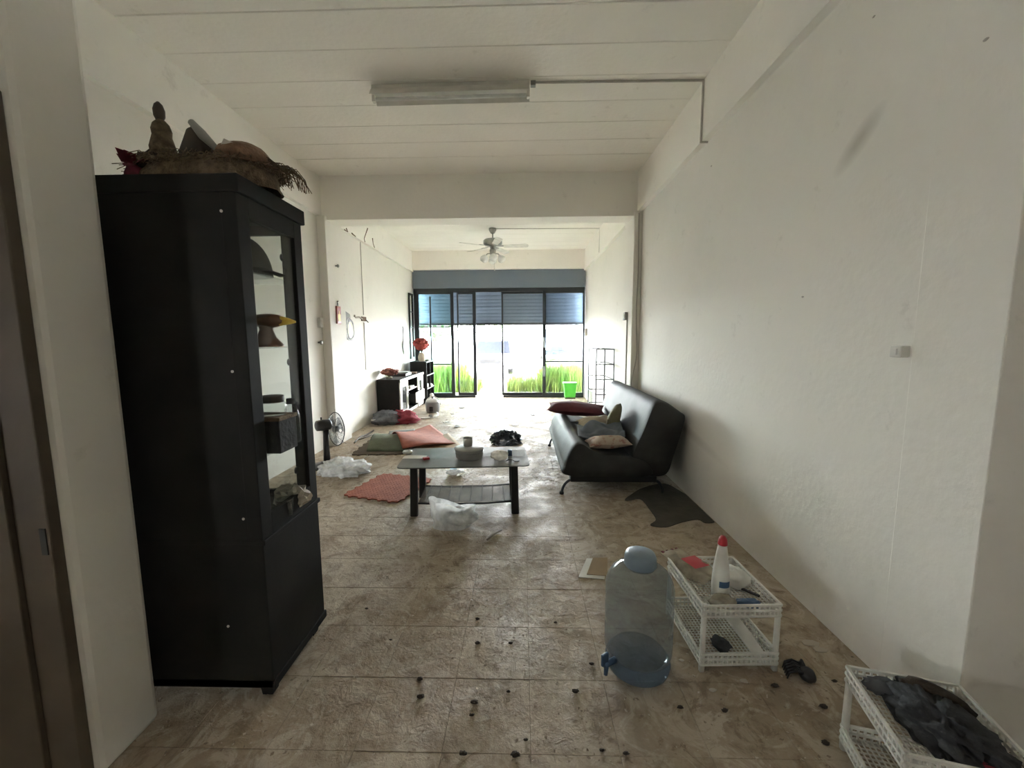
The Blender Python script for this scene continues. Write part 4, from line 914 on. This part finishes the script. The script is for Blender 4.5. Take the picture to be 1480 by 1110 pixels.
part(bx2, 'casing', MB().box(-2.48, -2.2, 7.55, 7.95, zt+.001, zt+.05), 'black_paint', bevel=.004); part(bx2, 'front_strip', MB().box(-2.2, -2.195, 7.57, 7.93, zt+.015, zt+.035), 'steel')
one('magazine', MB().obox((-2.32, 7.77, zt+.062), (.22,.30,.02), Rxyz(.0,.0,.2)), 'grey_plastic', 'dark grey magazine lying on the disc player', 'magazine', (-2.32, 7.8, zt+.05))
one('notebook', MB().obox((-2.28, 8.25, zt+.011), (.2,.24,.02), rotz(.15)), 'rust', 'brown notebook at the far end of the television cabinet', 'book', (-2.28, 8.25, zt))
# dark shelf unit
su = thing('shelf_unit', 'black open cube shelf unit in the corner by the glass doors', 'shelf', (-2.2, 8.98, 0))
x0, x1, y0, y1, zt2 = -2.42, -2.06, 8.65, 9.34, .91
part(su, 'side_panel', MB().box(x0, x1, y0, y0+.02, .001, zt2), 'black_wood'); part(su, 'side_panel', MB().box(x0, x1, y1-.02, y1, .001, zt2), 'black_wood'); part(su, 'back_panel', MB().box(x0, x0+.008, y0+.02, y1-.02, .001, zt2), 'black_wood')
part(su, 'divider', MB().box(x0+.008, x1, 8.985, 9.0, .02, zt2-.02), 'black_wood')
for z in (.012, .31, .60, .89): part(su, 'shelf', MB().box(x0+.008, x1, y0+.02, y1-.02, z, z+.018), 'black_wood'); part(su, 'shelf_edging', MB().box(x1, x1+.006, y0, y1, z, z+.018), 'mid_grey')
one('white_mug', MB().lathe([(.04,.3285),(.045,.335),(.045,.42),(.042,.42),(.04,.34),(.001,.338)], 16, (-2.12, 8.85, 0), cap=False), 'white_plastic', 'white mug in the cube shelf unit', 'mug', (-2.12, 8.85, .3285), True)
one('cloth_bundle', MB().blob((-2.13, 9.15, .36), (.08,.1,.035), 3, .3, 2.5, flat=-.031), 'white_paper', 'folded white cloth in the cube shelf unit', 'cloth', (-2.13, 9.15, .3285), True)
flowers('flower_vase', 'pale vase of red artificial flowers on the cube shelf unit', (-2.20, 8.82, zt2+.001), .17, .30, 34, 'red_flower', 7, [(.055,0),(.075,.03),(.08,.10),(.055,.17),(.06,.19)])
one('ceramic_dish', MB().lathe([(.05,zt2+.001),(.09,zt2+.035),(.088,zt2+.038),(.045,zt2+.01)], 20, (-2.16, 9.08, 0)), 'white_plastic', 'white dish beside the vase on the cube shelf unit', 'dish', (-2.16, 9.08, zt2+.001), True)
# dark narrow frame leaning on the left wall
lf_ = thing('window_grille', 'narrow black metal frame leaning on the left wall by the shop doors', 'frame', (-2.52, 9.25, .95))
part(lf_, 'frame_bars', MB().box(-2.535, -2.50, 9.10, 9.14, .95, 2.42).box(-2.535, -2.50, 9.36, 9.40, .95, 2.42).box(-2.535, -2.50, 9.14, 9.36, 2.38, 2.42).box(-2.535, -2.50, 9.14, 9.36, .95, .99), 'black_paint')
for z in (1.3, 1.65, 2.0): part(lf_, 'cross_bar', MB().box(-2.525, -2.51, 9.14, 9.36, z, z+.02), 'black_paint')
# rice cooker and slippers
p = fl(624, 597); rc = thing('rice_cooker', 'grey rice cooker on the floor by the television cabinet', 'rice cooker', (p.x, p.y+.1, 0)); py2 = p.y+.1
part(rc, 'body', MB().lathe([(.11,.002),(.125,.02),(.135,.10),(.138,.19),(.13,.21)], 28, (p.x,py2,0)), 'grey_plastic', True)
part(rc, 'lid', MB().lathe([(.132,.21),(.128,.225),(.10,.25),(.05,.265),(.001,.268)], 28, (p.x,py2,0), cap=False), 'dusty_steel', True)
part(rc, 'lid_knob', MB().lathe([(.015,.262),(.012,.28),(.025,.29),(.02,.30)], 14, (p.x,py2,0)), 'black_paint', True)
part(rc, 'carry_handle', MB().tube([(p.x+.145*math.cos(a), py2+.02, .14+.16*math.sin(a)) for a in [PI*k/12 for k in range(13)]], .008, 8), 'white_plastic', True)
part(rc, 'control_panel', MB().box(p.x-.035, p.x+.035, py2-.145, py2-.128, .04, .13), 'black_paint', bevel=.006)
def slipper(label, cen, rz):
    s_ = thing('slipper', label, 'slipper', (cen[0], cen[1], 0), rz)
    prof = [(.125*math.cos(a), (.042+.008*math.cos(a))*math.sin(a)) for a in [2*PI*k/24 for k in range(24)]]
    MB().slab(prof, .0005, .025).build('sole', 'white_plastic', s_, bevel=.005)
    MB().grid(lambda u, v: (.03+.05*v, -.05+.10*u, .024+.045*math.sin(PI*u)), 10, 4).build('strap', 'mid_grey', s_, True)
p = fl(618, 605); slipper('pale slipper lying beside the rice cooker', (p.x, p.y), .5)
p = fl(624, 600); slipper('pale slipper lying against the front of the rice cooker', (p.x+.10, p.y-.12), 1.6)
p = fl(617, 582); one('white_kettle', MB().lathe([(.06,.001),(.075,.02),(.07,.12),(.04,.16),(.045,.20),(.02,.23)], 18, (p.x+.14, p.y-.12, 0)).tube([(p.x+.20,p.y-.12,.06),(p.x+.24,p.y-.12,.12),(p.x+.18,p.y-.12,.17)], .009, 6), 'white_plastic', 'white jug standing behind the rice cooker', 'jug', (p.x+.14, p.y-.12, 0), True)
# wire rack by the right wall
wr = thing('wire_rack', 'tall black wire grid rack by the right wall behind the sofa', 'rack', (1.30, 6.72, 0))
wx0, wx1, wy0, wy1, wz = 1.16, 1.435, 6.37, 7.10, 1.22
for xx in (wx0, wx1):
    for yy in (wy0, wy1): part(wr, 'upright', MB().tube([(xx,yy,.0005),(xx,yy,wz)], .010, 6), 'black_paint')
for z in [.03+.238*i for i in range(6)]:
    t_ = MB().tube([(wx0,wy0,z),(wx1,wy0,z),(wx1,wy1,z),(wx0,wy1,z)], .0085, 5, True)
    for k in (1, 2): t_.tube([(wx0+(wx1-wx0)*k/3,wy0,z),(wx0+(wx1-wx0)*k/3,wy1,z)], .005, 4)
    part(wr, 'wire_tier', t_, 'black_paint')
for yy in (wy0, wy1): part(wr, 'mid_wire', MB().tube([((wx0+wx1)/2,yy,.03),((wx0+wx1)/2,yy,wz)], .004, 5), 'black_paint')
part(wr, 'mid_wire', MB().tube([(wx0,(wy0+wy1)/2,.03),(wx0,(wy0+wy1)/2,wz)], .004, 5), 'black_paint')
# green bin on a white foot
p = fl(824, 580); gx, gy = p.x-.01, p.y
gn = thing('green_bin', 'bright green square plastic bin by the glass doors', 'bin', (gx, gy, 0))
sq = [(-1,-1),(1,-1),(1,1),(-1,1)]
part(gn, 'bin_body', MB().prism(sq, lambda u, v: (gx+.11*u, gy+.09*v, .10), lambda u, v: (gx+.14*u, gy+.12*v, .42)), 'green_plastic', bevel=.008)
part(gn, 'rim', MB().box(gx-.152, gx+.152, gy-.13, gy+.13, .385, .425), 'green_plastic', bevel=.006)
part(gn, 'base_band', MB().box(gx-.112, gx+.112, gy-.092, gy+.092, .065, .10), 'leaf', bevel=.004)
part(gn, 'foot', MB().tube(catmull([(gx+.04,gy,.07),(gx+.03,gy-.02,.04),(gx-.03,gy-.05,.012),(gx-.09,gy-.06,.012)], 4, False), .012, 8), 'white_plastic', True)
one('white_tray', MB().slab(rr(.26,.12,.03), 0, .02), 'white_plastic', 'flat white tray on the floor beside the green bin', 'tray', (0,0,0), bevel=.004).location = (gx+.16, gy-.24, .0005)
# --- ceiling fan
fX, fY = -.53, 7.6
cf = thing('ceiling_fan', 'white five-blade ceiling fan with glass lamp shades', 'ceiling fan', (fX, fY, ZC))
part(cf, 'canopy', MB().lathe([(.07,ZC-.002),(.068,ZC-.03),(.035,ZC-.085),(.015,ZC-.09)], 20, (fX,fY,0)), 'nickel', True)
part(cf, 'downrod', MB().tube([(fX,fY,ZC-.085),(fX,fY,3.19)], .012, 10), 'nickel', True)
part(cf, 'motor', MB().lathe([(.05,3.20),(.15,3.185),(.172,3.165),(.172,3.11),(.15,3.085),(.06,3.07),(.045,3.02)], 28, (fX,fY,0)), 'nickel', True)
for k in range(5):
    a = math.radians(-4)+k*2*PI/5; R_ = rotz(a) @ Matrix.Rotation(-.22, 3, 'X')
    b_ = part(cf, 'blade', MB().prism([(.20,-.052),(.60,-.066),(.64,-.05),(.655,0),(.64,.05),(.60,.066),(.20,.052)], lambda u, v: Vector((fX,fY,3.06))+R_ @ Vector((u,v,0)), lambda u, v: Vector((fX,fY,3.06))+R_ @ Vector((u,v,.007))), 'white_plastic')
    part(b_, 'blade_iron', MB().prism([(.08,-.02),(.26,-.035),(.26,.035),(.08,.02)], lambda u, v: Vector((fX,fY,3.068))+R_ @ Vector((u,v,0)), lambda u, v: Vector((fX,fY,3.068))+R_ @ Vector((u,v,.006))), 'nickel')
part(cf, 'lamp_hub', MB().lathe([(.05,3.02),(.06,3.0),(.055,2.93),(.03,2.90),(.012,2.89)], 20, (fX,fY,0)), 'nickel', True)
for k in range(4):
    a = -PI/2+k*PI/2+.12; d = Vector((math.cos(a), math.sin(a), 0)); b_ = Vector((fX,fY,2.94))+d*.05
    ar = part(cf, 'lamp_arm', MB().tube([b_, b_+d*.05+Vector((0,0,-.005)), b_+d*.07+Vector((0,0,-.03))], .01, 8), 'nickel', True)
    dn = (d*.6+Vector((0,0,-1))).normalized(); Rq = dn.to_track_quat('Z','Y').to_matrix()
    part(ar, 'lamp_shade', MB().lathe([(.02,0),(.045,.025),(.072,.07),(.070,.105),(.045,.135),(.001,.142)], 18, b_+d*.07+Vector((0,0,-.03)), Rq, False), 'lamp_glass', True)
part(cf, 'pull_chain', MB().tube([(fX+.03,fY-.03,2.94),(fX+.03,fY-.03,2.66)], .002, 5), 'chrome'); part(cf, 'pull_knob', MB().lathe([(.004,2.63),(.009,2.64),(.009,2.66),(.003,2.67)], 10, (fX+.03,fY-.03,0)), 'white_plastic', True)
one('ceiling_cable', MB().tube([(fX+.07,fY,ZC-.006),(XR-.06,fY+.05,ZC-.006),(XR-.062,fY+.05,2.95)], .005, 6), 'cable', 'thin grey cable running from the ceiling fan to the side beam', 'cable', (fX+.6,fY,ZC-.006))
# --- fluorescent lamp and conduit
lpA, lpB = fl(540, 133, 3.34), fl(764, 126, 3.34); lc = (lpA+lpB)/2; la = math.atan2(lpB.y-lpA.y, lpB.x-lpA.x)
fx_ = thing('fluorescent_lamp', 'white fluorescent batten lamp with reflector on the ceiling', 'lamp', (lc.x, lc.y, ZC), la)
MB().box(-.62, .62, -.03, .03, -.04, -.001).build('housing', 'white_paint', fx_, bevel=.003)
MB().prism([(-.085,-.10),(-.085,-.096),(-.045,-.040),(.045,-.040),(.085,-.096),(.085,-.10),(.05,-.072),(-.05,-.072)], lambda u, v: (-.618, u, v), lambda u, v: (.618, u, v)).build('reflector', 'white_paint', fx_)
MB().tube([(-.595,0,-.096),(.595,0,-.096)], .014, 12).build('tube', 'lamp_glass', fx_, True)
for s_ in (-1, 1): MB().box(s_*.61-.012, s_*.61+.012, -.02, .02, -.118, -.06).build('lamp_holder', 'white_plastic', fx_, bevel=.003)
e = lpB+Vector((.02,0,ZC-.01-3.34)); bxw = XR-.055-.008
one('conduit', MB().tube([(e.x, e.y, ZC-.008),(bxw, e.y+.02, ZC-.008)], .008, 8).tube([(bxw, e.y+.02, ZC-.004),(bxw, e.y+.02, 2.92)], .008, 8).tube([(bxw, e.y+.02, 2.922),(XR-.008, e.y+.02, 2.922)], .008, 8), 'cable', 'grey conduit from the batten lamp down the side beam', 'conduit', (e.x, e.y, ZC-.008))
one('junction_box', MB().box(e.x-.005, e.x+.035, e.y-.02, e.y+.02, ZC-.035, ZC-.001), 'mid_grey', 'small junction box at the end of the batten lamp', 'box', (e.x, e.y, ZC-.035), bevel=.003)
# --- wall fittings
def wallbox(name, label, cat, pt, sx, sy, sz, m, side):     # side +1: on the left wall, -1: on the right wall
    t_ = thing(name, label, cat, pt)
    a, b_ = (pt.x, pt.x+sx) if side > 0 else (pt.x-sx, pt.x)
    part(t_, 'box_body', MB().box(a, b_, pt.y-sy/2, pt.y+sy/2, pt.z-sz/2, pt.z+sz/2), m, bevel=.004); f_ = b_ if side > 0 else a-.006
    part(t_, 'rocker', MB().box(f_, f_+.006, pt.y-sy*.2, pt.y+sy*.2, pt.z-sz*.25, pt.z+sz*.25), 'white_paper'); return t_
p = onx(1307, 508, XR); p.x = XR; wallbox('light_switch', 'small white light switch on the bare right wall', 'switch', p, .035, .05, .045, 'white_paper', -1)
p = onx(911, 457, XR); p.x = XR-.10; p.y = 5.55; wallbox('light_switch', 'grey switch box on the column behind the sofa', 'switch', Vector((XR-.10, 5.40, 1.68)), .04, .10, .10, 'mid_grey', -1)
p = onx(850, 480, XR); wallbox('wall_socket', 'tan socket box on the right wall by the shutter rail', 'socket', Vector((XR, 9.28, 1.53)), .05, .10, .16, 'wood_scrap', -1)
p = onx(470, 467, XL); wallbox('light_switch', 'white switch box beside the column on the left wall', 'switch', Vector((XL, 5.07, 1.61)), .04, .07, .12, 'white_plastic', 1)
p = onx(460, 495, XL); one('wall_peg', MB().lathe([(.012,0),(.012,.03),(.028,.035),(.028,.05),(.015,.056)], 14, (XL, p.y, p.z), Matrix.Rotation(PI/2, 3, 'Y')), 'nickel', 'small metal peg on the left wall by the display cabinet', 'peg', (XL, p.y, p.z), True)
p = onx(484, 384, XL+.11); one('wall_hook', MB().lathe([(.012,0),(.012,.02),(.025,.03),(.015,.045)], 12, (XL+.11, 5.38, p.z), Matrix.Rotation(PI/2, 3, 'Y')), 'nickel', 'small metal hook high on the left column', 'hook', (XL+.11, 5.38, p.z), True)
# cables on walls
one('wall_cable', MB().tube(catmull([(XR-.106, 5.36, 1.63), (XR-.106, 5.36, .9), (XR-.106, 5.36, .3)], 3, False), .008, 6), 'cable', 'white cable running down the column behind the sofa', 'cable', (XR-.106, 5.36, .3))
one('wall_cable', MB().tube(catmull([(XR-.05, 5.142, 2.9), (XR-.04, 5.142, 2.2), (XR-.05, 5.142, 1.7), (XR-.03, 5.142, 1.2), (XR-.085, 5.142, .85), (XR-.09, 5.142, .6)], 5, False), .006, 6), 'cable', 'loose grey cable hanging down the face of the sofa column', 'cable', (XR-.05, 5.142, .6))
pa = [onx(q[0], q[1], XR-.008) for q in [(911,378),(903,385),(905,405),(908,420),(907,427)]]
one('wall_cable', MB().tube(catmull(pa, 4, False), .006, 5), 'dark_cable', 'dark loop of cable high on the right wall', 'cable', pa[0])
for q0, q1, lab in (((525,352),(525,455),'thin grey conduit running down the left wall to the broken socket'), ((527,466),(527,535),'thin grey conduit below the broken socket on the left wall')):
    a, b_ = onx(*q0, XL+.008), onx(*q1, XL+.008); one('conduit', MB().tube([(XL+.007, 6.52, a.z), (XL+.007, 6.52, b_.z)], .006, 6), 'cable', lab, 'conduit', (XL+.007, 6.52, b_.z))
p = onx(525, 461, XL)
bs = thing('broken_socket', 'broken brown socket hole with torn plaster in the left wall', 'socket', (XL, 6.50, p.z))
part(bs, 'backplate', MB().box(XL+.0, XL+.02, 6.42, 6.60, p.z-.035, p.z+.035), 'rust', bevel=.006)
part(bs, 'torn_edge', MB().tube(catmull([(XL+.008,6.15,p.z+.03),(XL+.008,6.22,p.z+.01),(XL+.01,6.34,p.z+.02),(XL+.012,6.45,p.z-.01)], 4, False), [.02,.012,.01]+[.014]*9+[.01], 6), 'wood_scrap', True)
part(bs, 'wire_stub', MB().tube([(XL+.02,6.56,p.z-.01),(XL+.04,6.62,p.z-.05)], .008, 6), 'dark_cable', True)
pa = [onx(q[0], q[1], XL+.008) for q in [(582,472),(583,485),(582,500),(583,508)]]
one('wall_cable', MB().tube(catmull(pa, 4, False), .009, 5), 'dark_cable', 'short dark cable hanging on the left wall above the television cabinet', 'cable', pa[-1])
one('cable_plug', MB().blob(pa[-1]+Vector((.012,0,-.03)), (.018,.022,.04), 1, .1), 'white_plastic', 'white plug at the end of the cable above the television cabinet', 'plug', pa[-1]+Vector((.01,0,-.07)), True)
# cracks and dirt streaks at the top of the left wall
for k, pl_ in enumerate([[(500,330),(498,345),(494,365)], [(531,330),(526,345),(523,356)], [(538,344),(539,352),(541,358)], [(508,337),(509,344)]]):
    pts = [onx(q[0], q[1], XL+.05) if onx(q[0], q[1], XL+.05).z > 2.94 else onx(q[0], q[1], XL) for q in pl_]
    xx = XL+.052 if pts[0].z > 2.94 else XL+.002
    one('wall_crack', MB().tube([(xx, v.y, max(v.z, 2.935) if xx > XL+.01 else v.z) for v in pts], [.010, .006, .008][:len(pts)], 5), 'rust', 'dark crack in the plaster at the top of the left wall', 'crack', pts[0], group='cracks at the top of the left wall')
# picture and mirror at the left column
p = onx(487, 455, XL+.11); X = XL+.112
pc = thing('framed_picture', 'red framed gold devotional picture hanging on the left column', 'picture', (X, 5.36, 1.60))
part(pc, 'frame', MB().box(X, X+.018, 5.305, 5.425, 1.605, 1.835), 'frame_red', bevel=.004)
part(pc, 'print', MB().box(X+.018, X+.0195, 5.318, 5.412, 1.62, 1.82), 'frame_red')
part(pc, 'gold_figure', MB().prism([(5.365,1.785),(5.378,1.76),(5.38,1.735),(5.40,1.725),(5.402,1.68),(5.395,1.64),(5.335,1.64),(5.328,1.68),(5.33,1.725),(5.35,1.735),(5.352,1.76)], lambda u, v: (X+.0195, u, v), lambda u, v: (X+.022, u, v)), 'gold_print')
part(pc, 'hanging_cord', MB().tube([(X+.006,5.345,1.835),(X+.004,5.362,1.90),(X+.006,5.385,1.835)], .003, 5), 'dark_cable', True); part(pc, 'nail', MB().tube([(X-.001,5.362,1.90),(X+.02,5.362,1.90)], .006, 6), 'rust')
# calendar-like card with oval
mi = thing('hanging_bag', 'clear and grey plastic sleeve with a yellow-green oval hanging on the left wall', 'plastic sleeve', (XL, 5.86, 1.42))
part(mi, 'backing', MB().grid(lambda u, v: (XL+.006+.03*u*(1-v)+.006*math.sin(u*9), 5.70+.30*u, 1.42+.44*v-.05*u*(1-v)-.10*u*v), 10, 10), 'mid_grey', True)
part(mi, 'oval_print', MB().grid(lambda u, v: (XL+.042, 5.905+.085*v*math.cos(2*PI*u), 1.535+.12*v*math.sin(2*PI*u)), 24, 3, True), 'lime_print', True)
part(mi, 'clear_edge', MB().tube(catmull([(XL+.04,5.82,1.68),(XL+.045,5.93,1.69),(XL+.045,6.01,1.60),(XL+.045,6.02,1.46),(XL+.04,5.9,1.40),(XL+.035,5.8,1.43)], 4), .010, 6, True), 'white_film', True)
# wall marks
for q, r_ in (((1263,24),.006), ((1425,57),.007), ((1160,429),.007), ((1028,240),.008)):
    p = onx(*q, XR-.001 if q[0] < 1300 else 1.451)
    one('wall_chip', MB().blob((p.x, p.y, p.z), (.003, r_*1.3, r_*.7), 3, .5, 3, 10, 6), 'cable', 'small dark chip in the plaster of the right wall', 'chip', p, group='chips in the right wall plaster')
for q, n_ in (((1010,713),.0), ):
    p = fl(*q); one('fallen_leaf', MB().add([(1.44,p.y-.06,.012),(1.36,p.y-.01,.02),(1.33,p.y+.09,.012),(1.42,p.y+.05,.016)], [(0,1,2,3)]), 'rag', 'dark dry leaf at the foot of the right wall', 'leaf', (1.4, p.y, .005))

# --- loose dirt on the floor
rnd = random.Random(21)
def clump(px, py, s_, k):
    s_ *= .8
    p = fl(px, py); one('dirt_clump', MB().blob((p.x, p.y, s_*.28), (s_*.8, s_*.5, s_*.28), k, .9, 3.5, 14, 9, flat=-s_*.28), 'dirt', 'small dark clump of dirt on the dusty tile floor', 'dirt', (p.x, p.y, 0), True, group='dark clumps of dirt scattered on the floor')
for k, (px, py, s_) in enumerate([(983,1023,.016),(1048,1028,.018),(1120,992,.02),(1190,1022,.02),(1193,1075,.018),(607,982,.018),(608,1008,.022),(686,1016,.02),(682,1034,.014),(690,895,.016),(670,1090,.018),(735,1000,.012),(803,900,.012),(832,1000,.02),(870,1085,.012),(690,930,.018),(738,930,.014),(1206,985,.014),(745,1092,.022),(760,1070,.012),(530,880,.012),(565,925,.010),(855,960,.016),(905,1090,.014)]): clump(px, py, s_, k)
for k, (px, py) in enumerate([(684,569),(645,610),(660,617),(690,606),(700,590),(655,598),(770,600),(745,615),(668,590)]):
    p = fl(px, py); s_ = .05; pts = [(p.x+rnd.uniform(.5,1)*s_*1.3*math.cos(a), p.y+rnd.uniform(.5,1)*s_*2*math.sin(a)) for a in [2*PI*i/6 for i in range(6)]]
    mb = MB().slab(pts, .001, .006); mb.v = [(x, y_, z+.02*abs(mnoise.noise(Vector((x*9, y_*9, k))))) for x, y_, z in mb.v]
    one('dry_leaf', mb, 'dark_wood' if k % 2 == 0 else 'flake', 'curled dry leaf on the far floor near the glass doors', 'leaf', (p.x, p.y, 0), group='dry leaves on the far floor')
for k, (px, py, s_) in enumerate([(1075,985,.022),(1030,998,.018),(985,955,.014),(1170,930,.05),(1185,940,.04)]):
    p = fl(px, py); pts = [(p.x+rnd.uniform(.6,1)*s_*math.cos(a), p.y+rnd.uniform(.6,1)*s_*.6*math.sin(a)) for a in [2*PI*i/7 for i in range(7)]]
    one('paper_scrap', MB().slab(pts, .001, .004), 'wood_scrap', 'pale paper scrap on the floor around the white rack', 'paper', (p.x, p.y, 0), group='pale paper scraps by the white rack')
lt = MB()
def flake(x, y_, s_):
    a = rnd.uniform(0, PI); c_, d = math.cos(a)*s_, math.sin(a)*s_; k = rnd.uniform(.35, .8); lift = rnd.uniform(.03, .28)*s_
    lt.add([(x-c_, y_-d, .001), (x+d*k, y_-c_*k, .0015), (x+c_, y_+d, .001+lift), (x-d*k, y_+c_*k, .001+lift*.8)], [(0,1,2,3)])
n_ = 0
while n_ < 11000:
    x, y_ = rnd.uniform(XL+.05, XR-.05), 1.2+8.2*rnd.random()**1.1
    dens = .10+.9*math.exp(-((x+.25)/.55)**2)*max(0, mnoise.noise(Vector((x*1.6, y_*1.2, 4)))+.35)
    if rnd.random() > dens: continue
    n_ += 1; flake(x, y_, rnd.uniform(.003, .010) if y_ < 3.5 else rnd.uniform(.006, .022))
tag(lt.build('floor_litter', 'flake'), 'thin scatter of peeled flakes and dust over the tiles', 'litter', kind='stuff')
